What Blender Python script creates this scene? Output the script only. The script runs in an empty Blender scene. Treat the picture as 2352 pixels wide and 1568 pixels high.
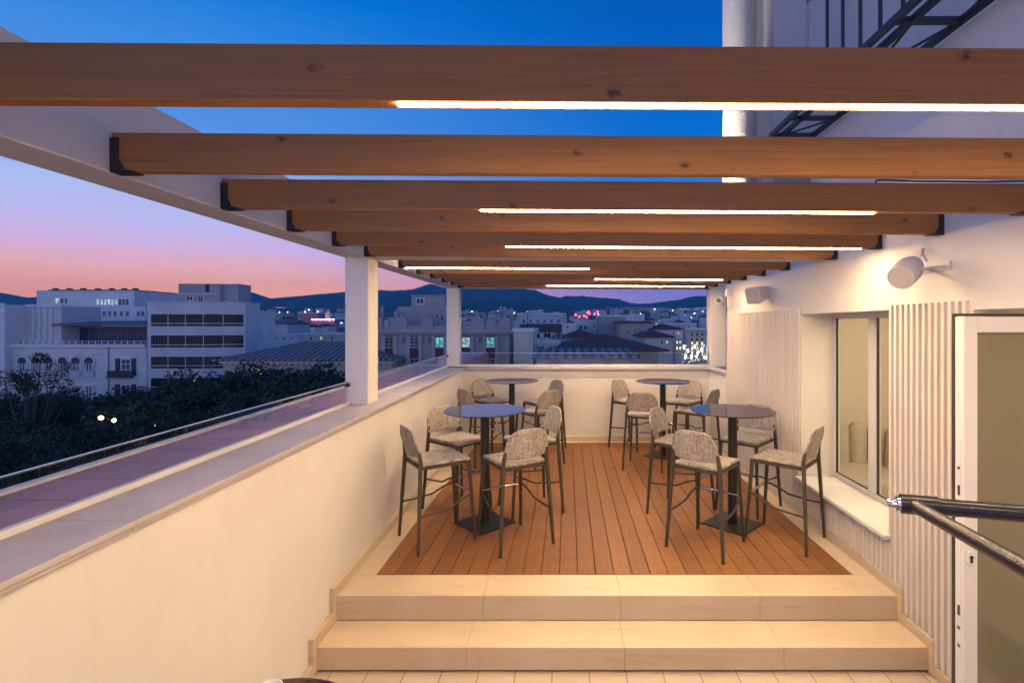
import bpy, math, random
from mathutils import Vector, Matrix
R = math.radians
rnd = random.Random(11)
scene = bpy.context.scene
COL = scene.collection

# ------------------------------------------------------------------ pixels -> place (photo seen at 2352 px wide)
F, VX, VY, EYE = 1176.0, 1303.6, 747.4, 1.92
def at(x, y, Y):
    return Vector(((x - VX) * Y / F, Y, EYE - (y - VY) * Y / F))
def ax(x, Y): return (x - VX) * Y / F
def az(y, Y): return EYE - (y - VY) * Y / F

# ------------------------------------------------------------------ mesh builder
class MB:
    def __init__(self):
        self.v = []; self.f = []; self.m = []; self.s = []; self.mi = 0
    def add(self, vs, fs, smooth=False):
        b = len(self.v)
        self.v += [Vector(p) for p in vs]
        for f in fs:
            self.f.append([b + i for i in f]); self.m.append(self.mi); self.s.append(smooth)
    def hexa(self, p):
        self.add(p, [(0,3,2,1),(4,5,6,7),(0,1,5,4),(1,2,6,5),(2,3,7,6),(3,0,4,7)])
        return self
    def box(self, x0, x1, y0, y1, z0, z1):
        return self.hexa([(x0,y0,z0),(x1,y0,z0),(x1,y1,z0),(x0,y1,z0),(x0,y0,z1),(x1,y0,z1),(x1,y1,z1),(x0,y1,z1)])
    def quad(self, a, b, c, d): self.add([a,b,c,d], [(0,1,2,3)]); return self
    def prism(self, poly, fn0, fn1):
        """poly: 2D list, fn maps (u,v)->3D for each end cap"""
        n = len(poly)
        vs = [fn0(*p) for p in poly] + [fn1(*p) for p in poly]
        fs = [tuple(range(n))[::-1], tuple(range(n, 2*n))] + [(i, (i+1) % n, n + (i+1) % n, n + i) for i in range(n)]
        self.add(vs, fs); return self
    def tube(self, pts, r, n=10, caps=True, smooth=True, square=False):
        pts = [Vector(p) for p in pts]
        rs = r if isinstance(r, (list, tuple)) else [r] * len(pts)
        rings = []
        up = None
        for i, p in enumerate(pts):
            if i == 0: t = pts[1] - pts[0]
            elif i == len(pts) - 1: t = pts[-1] - pts[-2]
            else: t = (pts[i+1] - pts[i]).normalized() + (pts[i] - pts[i-1]).normalized()
            t.normalize()
            if up is None:
                up = Vector((0,0,1)) if abs(t.z) < .9 else Vector((0,1,0))
            a = t.cross(up)
            if a.length < 1e-6: a = t.cross(Vector((1,0,0)))
            a.normalize(); b = a.cross(t).normalized(); up = b
            ring = []
            for k in range(n):
                w = 2*math.pi*(k + (.5 if square else 0))/n
                ring.append(p + (a*math.cos(w) + b*math.sin(w)) * rs[i] * (1.414 if square else 1))
            rings.append(ring)
        vs = [q for rg in rings for q in rg]; fs = []
        for i in range(len(pts)-1):
            for k in range(n):
                fs.append((i*n+k, (i+1)*n+k, (i+1)*n+(k+1) % n, i*n+(k+1) % n))
        self.add(vs, fs, smooth)
        if caps:
            self.add(rings[0], [tuple(range(n))]); self.add(rings[-1], [tuple(range(n))[::-1]])
        return self
    def lathe(self, prof, c=(0,0,0), n=32, smooth=True, mat=None):
        c = Vector(c); vs = []; fs = []
        for (r, z) in prof:
            for k in range(n):
                w = 2*math.pi*k/n
                p = Vector((r*math.cos(w), r*math.sin(w), z))
                if mat: p = mat @ p
                vs.append(c + p)
        for i in range(len(prof)-1):
            for k in range(n):
                fs.append((i*n+k, i*n+(k+1) % n, (i+1)*n+(k+1) % n, (i+1)*n+k))
        self.add(vs, fs, smooth)
        return self
    def build(self, name, mats, parent=None, bevel=0, seg=2):
        if not isinstance(mats, (list, tuple)): mats = [mats]
        me = bpy.data.meshes.new(name)
        org = Vector((0,0,0))
        if parent is not None: org = Vector(parent.get('_o', (0,0,0)))
        else:
            lo = [min(p[i] for p in self.v) for i in range(3)]; hi = [max(p[i] for p in self.v) for i in range(3)]
            org = Vector(((lo[0]+hi[0])/2, (lo[1]+hi[1])/2, lo[2]))
        me.from_pydata([p - org for p in self.v], [], self.f)
        for m in mats: me.materials.append(m)
        me.polygons.foreach_set('material_index', self.m)
        me.polygons.foreach_set('use_smooth', self.s)
        me.validate(); me.update()
        o = bpy.data.objects.new(name, me); COL.objects.link(o)
        if parent is not None: o.parent = parent
        else: o.location = org
        o['_o'] = tuple(org)
        if bevel:
            b = o.modifiers.new('bevel', 'BEVEL'); b.width = bevel; b.segments = seg; b.limit_method = 'ANGLE'
        return o

def tag(o, label, cat, group=None):
    o['label'] = label; o['category'] = cat
    if group: o['group'] = group
    return o
def thing(name, label, cat, loc=(0,0,0), group=None, rz=0):
    o = bpy.data.objects.new(name, None); COL.objects.link(o)
    o.location = loc; o.rotation_euler = (0,0,rz); o.empty_display_size = .2
    o['_o'] = tuple(loc)
    return tag(o, label, cat, group)
def structure(o): o['kind'] = 'structure'; return o
def stuff(o): o['kind'] = 'stuff'; return o
def copy_thing(root, loc, rz, label=None, scale=None):
    r = root.copy(); COL.objects.link(r); r.location = loc; r.rotation_euler = (0,0,rz)
    if label: r['label'] = label
    if scale: r.scale = scale
    for ch in list(root.children):
        c = ch.copy(); COL.objects.link(c); c.parent = r
        for g in list(ch.children):
            d = g.copy(); COL.objects.link(d); d.parent = c
    return r

# ------------------------------------------------------------------ materials
def srgb(r, g, b):
    f = lambda c: (c/12.92 if c <= .04045 else ((c+.055)/1.055)**2.4)
    return (f(r/255), f(g/255), f(b/255), 1)
def new_mat(name):
    m = bpy.data.materials.new(name); m.use_nodes = True
    nt = m.node_tree; b = nt.nodes['Principled BSDF']
    return m, nt, b
def N(nt, typ, **kw):
    n = nt.nodes.new(typ)
    for k, v in kw.items():
        if k in n.inputs: n.inputs[k].default_value = v
        else: setattr(n, k, v)
    return n
def coords(nt, scale=(1,1,1), rot=(0,0,0), kind='Object'):
    tc = nt.nodes.new('ShaderNodeTexCoord'); mp = nt.nodes.new('ShaderNodeMapping')
    mp.inputs['Scale'].default_value = scale; mp.inputs['Rotation'].default_value = rot
    nt.links.new(tc.outputs[kind], mp.inputs['Vector'])
    return mp.outputs['Vector']
def ramp(nt, fac, stops):
    r = nt.nodes.new('ShaderNodeValToRGB')
    el = r.color_ramp.elements
    while len(el) < len(stops): el.new(.5)
    for e, (p, c) in zip(el, stops):
        e.position = p; e.color = c if len(c) == 4 else (*c, 1)
    nt.links.new(fac, r.inputs['Fac'])
    return r.outputs['Color']
def noise(nt, vec, scale=5, detail=4, rough=.55, dist=0):
    n = N(nt, 'ShaderNodeTexNoise', Scale=scale, Detail=detail, Roughness=rough, Distortion=dist)
    nt.links.new(vec, n.inputs['Vector']); return n.outputs['Fac']
def mixc(nt, a, b, fac, mode='MIX'):
    m = nt.nodes.new('ShaderNodeMix'); m.data_type = 'RGBA'; m.blend_type = mode
    for s, v in ((6, a), (7, b), (0, fac)):
        if hasattr(v, 'is_linked'): nt.links.new(v, m.inputs[s])
        else: m.inputs[s].default_value = v
    return m.outputs[2]
def bump(nt, b, h, strength=.2, dist=.01):
    n = N(nt, 'ShaderNodeBump', Strength=strength, Distance=dist)
    nt.links.new(h, n.inputs['Height']); nt.links.new(n.outputs['Normal'], b.inputs['Normal'])
def mat(name, c1, c2=None, rough=.6, scale=4, bscale=None, bstr=.15, bdist=.004, metal=0, spec=.5, vscale=(1,1,1)):
    m, nt, b = new_mat(name)
    b.inputs['Roughness'].default_value = rough; b.inputs['Metallic'].default_value = metal
    b.inputs['Specular IOR Level'].default_value = spec
    c2 = c2 or c1
    v = coords(nt, vscale)
    n = noise(nt, v, scale, 5)
    nt.links.new(ramp(nt, n, [(.3, c1), (.72, c2)]), b.inputs['Base Color'])
    if bscale: bump(nt, b, noise(nt, v, bscale, 3), bstr, bdist)
    return m
def g(v, t=(1,1,1)): return (v*t[0], v*t[1], v*t[2], 1)

M = {}
# plaster, slightly warm white, with faint wear patches
M['plaster'] = mat('white_plaster', (.82,.785,.73,1), (.75,.71,.65,1), .85, 1.3, 26, .16, .004)
def wear(m):
    nt = m.node_tree; b = nt.nodes['Principled BSDF']; old = b.inputs['Base Color'].links[0].from_socket
    st = noise(nt, coords(nt, (7,7,.5)), 1.6, 5, .6)
    c = mixc(nt, old, (.93,.915,.89,1), ramp(nt, st, [(.56, g(0)), (.80, g(.75))]), 'MULTIPLY')
    sp = noise(nt, coords(nt), 9, 6, .7)
    c = mixc(nt, c, (.88,.85,.82,1), ramp(nt, sp, [(.66, g(0)), (.78, g(.8))]), 'MULTIPLY')
    nt.links.new(c, b.inputs['Base Color'])
wear(M['plaster'])
M['plaster_rough'] = mat('rough_stucco', (.78,.75,.70,1), (.66,.63,.58,1), .9, 3, 28, .45, .02)
M['plaster_grey'] = mat('grey_plaster', (.42,.40,.38,1), (.36,.34,.32,1), .9, 1.5, 40, .15, .004)
M['slat_paint'] = mat('slat_paint', (.80,.745,.66,1), (.74,.68,.60,1), .6, 2.5, 90, .08, .002)
M['white_frame'] = mat('white_window_paint', (.80,.78,.75,1), (.76,.74,.71,1), .35, 3)
M['coping'] = mat('coping_stone', (.60,.55,.52,1), (.47,.43,.41,1), .55, 3.5, 50, .15, .003)
M['rim'] = mat('rim_paint', (.80,.78,.74,1), (.72,.70,.66,1), .6, 3)

def stone(name, a, b_, vein):
    m, nt, b = new_mat(name)
    v = coords(nt, (1,1,1))
    c = ramp(nt, noise(nt, v, 2.2, 6, .6), [(.3, a), (.7, b_)])
    v2 = coords(nt, (1,6,6))
    c = mixc(nt, c, vein, ramp(nt, noise(nt, v2, 2.0, 6, .65, .8), [(.56, (0,0,0,1)), (.74, (.55,.55,.55,1))]))
    sp = ramp(nt, noise(nt, v, 45, 2), [(.74, (0,0,0,1)), (.79, (.6,.6,.6,1))])
    c = mixc(nt, c, (.30,.2,.11,1), sp)
    nt.links.new(c, b.inputs['Base Color'])
    nt.links.new(ramp(nt, noise(nt, v, 6, 4), [(.3, g(.32)), (.7, g(.52))]), b.inputs['Roughness'])
    bump(nt, b, noise(nt, v, 40, 3), .06, .002)
    return m
M['stone'] = stone('cream_limestone', (.72,.60,.43,1), (.65,.515,.35,1), (.52,.36,.22,1))
# lower floor: same stone cut into long tiles (joints belong to the tiles)
def floor_tiles():
    m = stone('cream_floor_tiles', (.70,.60,.46,1), (.63,.52,.38,1), (.52,.40,.28,1))
    nt = m.node_tree; b = nt.nodes['Principled BSDF']
    old = b.inputs['Base Color'].links[0].from_socket
    br = nt.nodes.new('ShaderNodeTexBrick')
    br.inputs['Scale'].default_value = 1; br.inputs['Mortar Size'].default_value = .004
    br.inputs['Brick Width'].default_value = .24; br.inputs['Row Height'].default_value = 1.2
    br.offset = .5
    br.inputs['Color1'].default_value = g(1); br.inputs['Color2'].default_value = g(.93); br.inputs['Mortar'].default_value = g(.45)
    nt.links.new(coords(nt), br.inputs['Vector'])
    nt.links.new(mixc(nt, old, br.outputs['Color'], 1.0, 'MULTIPLY'), b.inputs['Base Color'])
    return m
M['floor_tiles'] = floor_tiles()

def wood(name, dark, mid, light, rough=.55, grain=(.6,22,22), knots=True, kscale=(2.4,4,4)):
    m, nt, b = new_mat(name)
    oi = nt.nodes.new('ShaderNodeObjectInfo')
    tc = nt.nodes.new('ShaderNodeTexCoord')
    off = N(nt, 'ShaderNodeVectorMath', operation='MULTIPLY_ADD')
    cb = nt.nodes.new('ShaderNodeCombineXYZ')
    for k in range(3): nt.links.new(oi.outputs['Random'], cb.inputs[k])
    nt.links.new(cb.outputs[0], off.inputs[0]); off.inputs[1].default_value = (37,19,53)
    nt.links.new(tc.outputs['Object'], off.inputs[2])
    def mp(s):
        q = nt.nodes.new('ShaderNodeMapping'); q.inputs['Scale'].default_value = s
        nt.links.new(off.outputs[0], q.inputs['Vector']); return q.outputs['Vector']
    fine = noise(nt, mp(grain), 3.0, 8, .65, .6)
    c = ramp(nt, fine, [(.25, dark), (.5, mid), (.78, light)])
    big = noise(nt, mp((.5,6,6)), 1.6, 3, .5, .4)
    c = mixc(nt, c, mid, ramp(nt, big, [(.35, (0,0,0,1)), (.7, (.6,.6,.6,1))]))
    if knots:
        vo = nt.nodes.new('ShaderNodeTexVoronoi'); vo.inputs['Scale'].default_value = 2.2
        wob = nt.nodes.new('ShaderNodeTexNoise'); wob.inputs['Scale'].default_value = 30
        q = mp(kscale)
        nt.links.new(q, wob.inputs['Vector'])
        av = N(nt, 'ShaderNodeVectorMath', operation='MULTIPLY_ADD'); av.inputs[1].default_value = (.12,.12,.12)
        nt.links.new(wob.outputs['Color'], av.inputs[0]); nt.links.new(q, av.inputs[2])
        nt.links.new(av.outputs[0], vo.inputs['Vector'])
        k = ramp(nt, vo.outputs['Distance'], [(.035, (1,1,1,1)), (.10, (.35,.35,.35,1)), (.16, (0,0,0,1))])
        c = mixc(nt, c, (dark[0]*.28, dark[1]*.25, dark[2]*.25, 1), k)
    nt.links.new(c, b.inputs['Base Color'])
    b.inputs['Roughness'].default_value = rough
    bump(nt, b, fine, .12, .003)
    return m
M['beam'] = wood('glulam_timber', (.26,.098,.024,1), (.38,.158,.036,1), (.47,.22,.058,1))
def deckmat():
    m, nt, b = new_mat('deck_boards')
    v = coords(nt, (1,1,1))
    # board by board tone, joints at the board pitch along x
    sx = nt.nodes.new('ShaderNodeSeparateXYZ'); nt.links.new(v, sx.inputs[0])
    dv = N(nt, 'ShaderNodeMath', operation='DIVIDE'); nt.links.new(sx.outputs[0], dv.inputs[0]); dv.inputs[1].default_value = .1413
    fl = N(nt, 'ShaderNodeMath', operation='FLOOR'); nt.links.new(dv.outputs[0], fl.inputs[0])
    wn = nt.nodes.new('ShaderNodeTexWhiteNoise'); wn.noise_dimensions = '1D'; nt.links.new(fl.outputs[0], wn.inputs['W'])
    gr = noise(nt, coords(nt, (26,1.1,1)), 3, 8, .65, .4)
    c = ramp(nt, gr, [(.25, (.215,.088,.027,1)), (.55, (.295,.130,.042,1)), (.8, (.37,.178,.064,1))])
    blot = ramp(nt, noise(nt, coords(nt, (3,5,1)), 2, 5, .6), [(.3, g(.82)), (.7, g(1.08))])
    c = mixc(nt, c, blot, 1.0, 'MULTIPLY')
    tone = ramp(nt, wn.outputs['Value'], [(0, (.80,.78,.76,1)), (1, (1.1,1.08,1.05,1))])
    c = mixc(nt, c, tone, 1.0, 'MULTIPLY')
    nt.links.new(c, b.inputs['Base Color']); b.inputs['Roughness'].default_value = .55
    bump(nt, b, gr, .15, .003)
    return m
M['deck'] = deckmat()

M['black_steel'] = mat('black_steel', (.012,.012,.013,1), (.02,.02,.021,1), .5, 6)
M['bracket'] = mat('black_bracket', (.010,.011,.013,1), (.018,.018,.02,1), .45, 8)
M['rail_iron'] = mat('dark_iron', (.020,.018,.024,1), (.034,.03,.036,1), .5, 6)
M['table_top'] = mat('dark_laminate_top', (.020,.018,.019,1), (.028,.025,.024,1), .06, 5)
M['table_metal'] = mat('black_table_metal', (.012,.0115,.011,1), (.02,.019,.018,1), .45, 8, 200, .05, .001)
M['stool_leg'] = mat('bronze_stool_metal', (.046,.037,.026,1), (.062,.051,.037,1), .42, 6)
M['chrome'] = mat('chrome', (.75,.75,.78,1), None, .12, 5, metal=1)
M['speaker'] = mat('white_speaker_plastic', (.72,.68,.65,1), (.68,.64,.61,1), .5, 4)
M['rubber'] = mat('dark_rubber', (.03,.028,.026,1), (.05,.045,.04,1), .6, 9)
M['cable'] = mat('black_cable', (.015,.015,.015,1), None, .5)
M['ceramic'] = mat('white_ceramic', (.78,.78,.80,1), (.72,.72,.75,1), .2, 6)
M['sofa'] = mat('beige_upholstery', (.38,.33,.27,1), (.45,.39,.31,1), .9, 14, 120, .2, .003)
M['room'] = mat('room_wall_paint', (.68,.61,.51,1), (.62,.55,.46,1), .8, 2)
M['curtain'] = mat('pale_curtain', (.62,.55,.36,1), (.55,.48,.30,1), .9, 8)

def fabricmat():
    m, nt, b = new_mat('woven_grey_fabric')
    a = noise(nt, coords(nt, (8,130,130)), 1.5, 3, .65)
    c_ = noise(nt, coords(nt, (130,8,8)), 1.5, 3, .65)
    mx = N(nt, 'ShaderNodeMath', operation='ADD'); nt.links.new(a, mx.inputs[0]); nt.links.new(c_, mx.inputs[1])
    hf = N(nt, 'ShaderNodeMath', operation='MULTIPLY'); nt.links.new(mx.outputs[0], hf.inputs[0]); hf.inputs[1].default_value = .5
    col = ramp(nt, hf.outputs[0], [(.36, (.11,.097,.09,1)), (.45, (.26,.232,.205,1)), (.53, (.41,.365,.32,1)), (.62, (.66,.595,.52,1))])
    nt.links.new(col, b.inputs['Base Color']); b.inputs['Roughness'].default_value = .9
    bump(nt, b, hf.outputs[0], .5, .003)
    return m
M['fabric'] = fabricmat()

def tubepaint():
    m, nt, b = new_mat('dark_glossy_tube')
    v = coords(nt)
    c = ramp(nt, noise(nt, v, 90, 4, .7), [(.60, (.014,.015,.024,1)), (.66, (.03,.03,.034,1)), (.76, (.09,.085,.08,1))])
    nt.links.new(c, b.inputs['Base Color'])
    b.inputs['Roughness'].default_value = .27; b.inputs['Specular IOR Level'].default_value = .28
    return m
M['tube'] = tubepaint()

def glassmat(name, tint=(.93,.95,.95,1), refl=1.0, rough=0.0):
    m = bpy.data.materials.new(name); m.use_nodes = True; nt = m.node_tree
    nt.nodes.remove(nt.nodes['Principled BSDF']); out = nt.nodes['Material Output']
    t = N(nt, 'ShaderNodeBsdfTransparent'); t.inputs[0].default_value = tint
    gl = N(nt, 'ShaderNodeBsdfGlossy'); gl.inputs['Roughness'].default_value = rough
    fr = N(nt, 'ShaderNodeFresnel'); fr.inputs['IOR'].default_value = 1.5
    ml = N(nt, 'ShaderNodeMath', operation='MULTIPLY'); ml.inputs[1].default_value = refl; ml.use_clamp = True
    nt.links.new(fr.outputs[0], ml.inputs[0])
    ge = nt.nodes.new('ShaderNodeNewGeometry')          # only the outer faces of a pane reflect
    fb = N(nt, 'ShaderNodeMath', operation='SUBTRACT'); fb.inputs[0].default_value = 1; nt.links.new(ge.outputs['Backfacing'], fb.inputs[1])
    m2 = N(nt, 'ShaderNodeMath', operation='MULTIPLY'); nt.links.new(ml.outputs[0], m2.inputs[0]); nt.links.new(fb.outputs[0], m2.inputs[1]); ml = m2
    mx = nt.nodes.new('ShaderNodeMixShader')
    nt.links.new(ml.outputs[0], mx.inputs[0]); nt.links.new(t.outputs[0], mx.inputs[1]); nt.links.new(gl.outputs[0], mx.inputs[2])
    nt.links.new(mx.outputs[0], out.inputs[0])
    return m
M['glass'] = glassmat('clear_glass', (.93,.95,.95,1), 1.1)
M['window_glass'] = glassmat('window_glass', (.90,.90,.87,1), 1.3)
def doorglass():
    m = glassmat('tinted_door_glass', (.52,.49,.36,1), 2.4)
    nt = m.node_tree; out = nt.nodes['Material Output']
    src = out.inputs[0].links[0].from_socket
    d = N(nt, 'ShaderNodeBsdfPrincipled'); d.inputs['Base Color'].default_value = (.33,.305,.215,1); d.inputs['Roughness'].default_value = .25
    mx = nt.nodes.new('ShaderNodeMixShader'); mx.inputs[0].default_value = .5
    nt.links.new(src, mx.inputs[1]); nt.links.new(d.outputs[0], mx.inputs[2]); nt.links.new(mx.outputs[0], out.inputs[0])
    return m
M['door_glass'] = doorglass()
def emit(name, col, strength):
    m, nt, b = new_mat(name)
    b.inputs['Base Color'].default_value = (.8,.8,.8,1)
    b.inputs['Emission Color'].default_value = col; b.inputs['Emission Strength'].default_value = strength
    return m
LED = 98          # what the eye sees of a strip; its light output is the area lamp along it
WATT = 15.5         # per metre of strip
M['led'] = emit('led_diffuser', (1,.675,.35,1), LED)
M['ceil_light'] = emit('room_lamp', (1,.80,.56,1), 4.2)

# pinkish glazed tile ledge outside the parapet
def ledgemat():
    m, nt, b = new_mat('ledge_tile')
    v = coords(nt)
    br = nt.nodes.new('ShaderNodeTexBrick'); br.inputs['Scale'].default_value = 1
    br.inputs['Brick Width'].default_value = .55; br.inputs['Row Height'].default_value = .30; br.inputs['Mortar Size'].default_value = .004
    br.inputs['Color1'].default_value = (.56,.27,.26,1); br.inputs['Color2'].default_value = (.46,.215,.215,1); br.inputs['Mortar'].default_value = (.09,.055,.06,1)
    nt.links.new(coords(nt, (1,1,1), (0,0,R(2))), br.inputs['Vector'])
    c = mixc(nt, br.outputs['Color'], ramp(nt, noise(nt, v, 3, 5), [(.3, g(.75)), (.7, g(1.1))]), 1.0, 'MULTIPLY')
    nt.links.new(c, b.inputs['Base Color']); b.inputs['Roughness'].default_value = .42; b.inputs['Specular IOR Level'].default_value = .25
    bump(nt, b, noise(nt, v, 25, 3), .05, .002)
    return m
M['ledge'] = ledgemat()

# city
def facade(name, c, c2=None, rough=.9): return mat(name, c, c2 or tuple(x*.82 for x in c[:3])+(1,), rough, .35, 6, .1, .02)
M['wall_white'] = facade('white_render', (.76,.73,.69,1))
M['wall_pale'] = facade('pale_grey_render', (.66,.63,.61,1))
M['wall_cream'] = facade('cream_render', (.66,.58,.46,1))
M['wall_beige'] = facade('beige_render', (.50,.42,.33,1))
M['wall_grey'] = facade('grey_render', (.38,.37,.36,1))
M['wall_blue'] = facade('cool_grey_render', (.52,.57,.60,1))
M['wall_red'] = facade('dark_red_render', (.16,.05,.045,1))
M['wall_stone'] = facade('grey_stone_render', (.40,.36,.34,1))
M['wall_stone_trim'] = facade('grey_stone_trim', (.46,.42,.40,1))
M['wall_pink_light'] = facade('pink_light_render', (.55,.22,.28,1))  # pink lighting on the hall's walls is put into their base colour
M['trim'] = mat('stone_trim', (.78,.74,.69,1), (.66,.62,.58,1), .8, .8)
M['dark_wood'] = mat('dark_shutter', (.025,.026,.028,1), (.04,.04,.042,1), .6, 2)
M['far_iron'] = mat('far_iron', (.03,.03,.035,1), None, .6)
def tiles(name, c1, c2, pitch=.32, axis=0):
    m, nt, b = new_mat(name)
    v = coords(nt)
    w = nt.nodes.new('ShaderNodeTexWave'); w.bands_direction = 'XY'[axis]; w.inputs['Scale'].default_value = .314/pitch
    w.inputs['Distortion'].default_value = .6; w.inputs['Detail'].default_value = 2
    nt.links.new(v, w.inputs['Vector'])
    c = ramp(nt, noise(nt, v, 1.2, 6, .7), [(.3, c1), (.7, c2)])
    c = mixc(nt, c, ramp(nt, w.outputs['Fac'], [(.15, g(.35)), (.7, g(1.05))]), 1.0, 'MULTIPLY')
    nt.links.new(c, b.inputs['Base Color']); b.inputs['Roughness'].default_value = .85
    bump(nt, b, w.outputs['Fac'], .6, .08)
    return m
M['tile_red'] = tiles('clay_roof_tiles', (.19,.058,.042,1), (.30,.105,.07,1))
M['tile_brown'] = tiles('weathered_roof_tiles', (.20,.15,.135,1), (.42,.33,.29,1), .75)
M['roof_flat'] = mat('flat_roof', (.16,.13,.12,1), (.22,.18,.16,1), .9, 1)
def pane(name, col, rough=.12):
    m, nt, b = new_mat(name); b.inputs['Base Color'].default_value = col; b.inputs['Roughness'].default_value = rough; b.inputs['Specular IOR Level'].default_value = .2
    return m
M['pane_dark'] = pane('dark_pane', (.012,.014,.02,1))
M['pane_blue'] = pane('blue_pane', (.05,.07,.10,1), .3)
def litpane(name, col, s):
    m, nt, b = new_mat(name); b.inputs['Base Color'].default_value = (.1,.1,.1,1)
    v = coords(nt)
    c = ramp(nt, noise(nt, v, 2.2, 3), [(.35, tuple(x*.25 for x in col[:3])+(1,)), (.6, col)])
    nt.links.new(c, b.inputs['Emission Color']); b.inputs['Emission Strength'].default_value = s
    return m
M['pane_cyan'] = litpane('cyan_lit_pane', (.20,.75,.80,1), .85)
M['pane_pale'] = litpane('pale_lit_pane', (.55,.85,.9,1), .9)
M['pane_yellow'] = litpane('yellow_lit_pane', (.95,.80,.34,1), .9)
M['pane_warm'] = litpane('warm_lit_pane', (1.0,.66,.30,1), 2.2)
M['pane_shop'] = litpane('bright_shop_pane', (1.0,.84,.58,1), 2.4)
M['lamp_white'] = emit('white_lamp', (.85,.92,1,1), 14)
M['lamp_warm'] = emit('warm_lamp', (1,.70,.22,1), 14)
M['lamp_red'] = emit('red_lamp', (1,.03,.04,1), 9)
M['lamp_pink'] = emit('pink_lamp', (1,.25,.5,1), 7)
M['bark'] = mat('tree_bark', (.05,.042,.035,1), (.09,.075,.06,1), .9, 2)
def leafmat(name, a, b_):
    m, nt, b = new_mat(name)
    n = noise(nt, coords(nt), .55, 3)
    n2 = nt.nodes.new('ShaderNodeTexWhiteNoise'); nt.links.new(coords(nt), n2.inputs['Vector'])
    nt.links.new(ramp(nt, n, [(.35, a), (.65, b_)]), b.inputs['Base Color'])
    b.inputs['Roughness'].default_value = .6; b.inputs['Specular IOR Level'].default_value = .25
    return m
M['leaf'] = leafmat('dark_ficus_leaves', (.020,.032,.020,1), (.045,.075,.04,1))
M['leaf2'] = leafmat('olive_leaves', (.028,.040,.022,1), (.06,.085,.045,1))
M['asphalt'] = mat('asphalt', (.045,.045,.046,1), (.06,.06,.06,1), .9, .2)
M['pavement'] = mat('pavement_slabs', (.20,.19,.18,1), (.27,.25,.24,1), .85, .3)
def groundmat():
    m, nt, b = new_mat('town_ground'); v = coords(nt)
    nt.links.new(ramp(nt, noise(nt, v, .02, 6), [(.3, (.05,.055,.045,1)), (.7, (.12,.11,.095,1))]), b.inputs['Base Color'])
    b.inputs['Roughness'].default_value = .95; return m
M['ground'] = groundmat()
def hillmat():
    m, nt, b = new_mat('wooded_hills'); v = coords(nt)
    c = ramp(nt, noise(nt, v, .012, 8, .62), [(.35, (.035,.05,.04,1)), (.6, (.07,.085,.06,1)), (.75, (.14,.125,.10,1))])
    nt.links.new(c, b.inputs['Base Color']); b.inputs['Roughness'].default_value = .95
    bump(nt, b, noise(nt, v, .03, 6), .8, 12)
    return m
M['hill'] = hillmat()

# ================================================================== THE TERRACE
# the parapet runs a little off the deck's axis and rises a hair towards the far end
def wx(Y): return -1.568 - .0167 * Y                 # inner edge of the coping
def wz(Y): return 1.197 + .0035 * (Y - 1.5)          # top of the coping
def skew(mb, o0, o1, Y0, Y1, dz0, dz1, base=None):
    """box that follows the parapet line; heights relative to coping top, or absolute low end if base given"""
    z0a = base if base is not None else wz(Y0) + dz0; z0b = base if base is not None else wz(Y1) + dz0
    mb.hexa([(wx(Y0)+o0,Y0,z0a),(wx(Y0)+o1,Y0,z0a),(wx(Y1)+o1,Y1,z0b),(wx(Y1)+o0,Y1,z0b),
             (wx(Y0)+o0,Y0,wz(Y0)+dz1),(wx(Y0)+o1,Y0,wz(Y0)+dz1),(wx(Y1)+o1,Y1,wz(Y1)+dz1),(wx(Y1)+o0,Y1,wz(Y1)+dz1)])
FLOOR = -.340
YF = 8.53            # far parapet wall face
# ---- floors and steps (setting)
mb = MB(); mb.box(-2.2, 3.2, -3.0, 3.36, FLOOR-.1, FLOOR); structure(mb.build('lower_terrace_floor', M['floor_tiles']))
mb = MB()
XL, XR = -1.66, 2.40
def slabs(y0, y1, z0, z1, cuts, x0=XL, x1=XR):
    xs = [x0] + cuts + [x1]
    for a, b_ in zip(xs[:-1], xs[1:]): mb.box(a+.0007, b_-.0007, y0, y1, z0, z1)
cuts = [-.60, .375, 1.37]
slabs(3.644, 3.95, -.174, 0, cuts)
slabs(3.334, 3.6425, -.322, -.174, [-.66, .37, 1.41])
structure(mb.build('stone_steps', M['stone'], bevel=.0025))
mb = MB(); mb.box(XL, XR, 3.37, 3.64, FLOOR-.05, -.325); structure(mb.build('step_recess', M['rubber']))
mb = MB()
DX0, DX1, DY0, DY1 = -1.478, 2.199, 3.957, 8.406
for a, b_ in ((3.952, 5.1), (5.1, 6.3), (6.3, 7.5), (7.5, 8.6)):
    mb.box(-1.76, DX0-.004, a+.001, b_-.001, -.1, 0); mb.box(DX1+.004, XR, a+.001, b_-.001, -.1, 0)
for a, b_ in ((DX0-.003, -.3), (-.3, .8), (.8, DX1+.003)):
    mb.box(a+.001, b_-.001, DY1+.004, 8.6, -.1, 0)
structure(mb.build('stone_floor_border', M['stone'], bevel=.002))
mb = MB()
n = 26; p = (DX1 - DX0) / n
for i in range(n): mb.box(DX0 + i*p + .0025, DX0 + (i+1)*p - .0025, DY0, DY1, -.03, -.0005 - .001*rnd.random())
deck = structure(mb.build('wooden_deck', M['deck'], bevel=.002, seg=1))
mb = MB(); mb.box(-1.7, 2.4, 3.95, 8.6, -.12, -.045); structure(mb.build('deck_base', M['rubber']))

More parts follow.
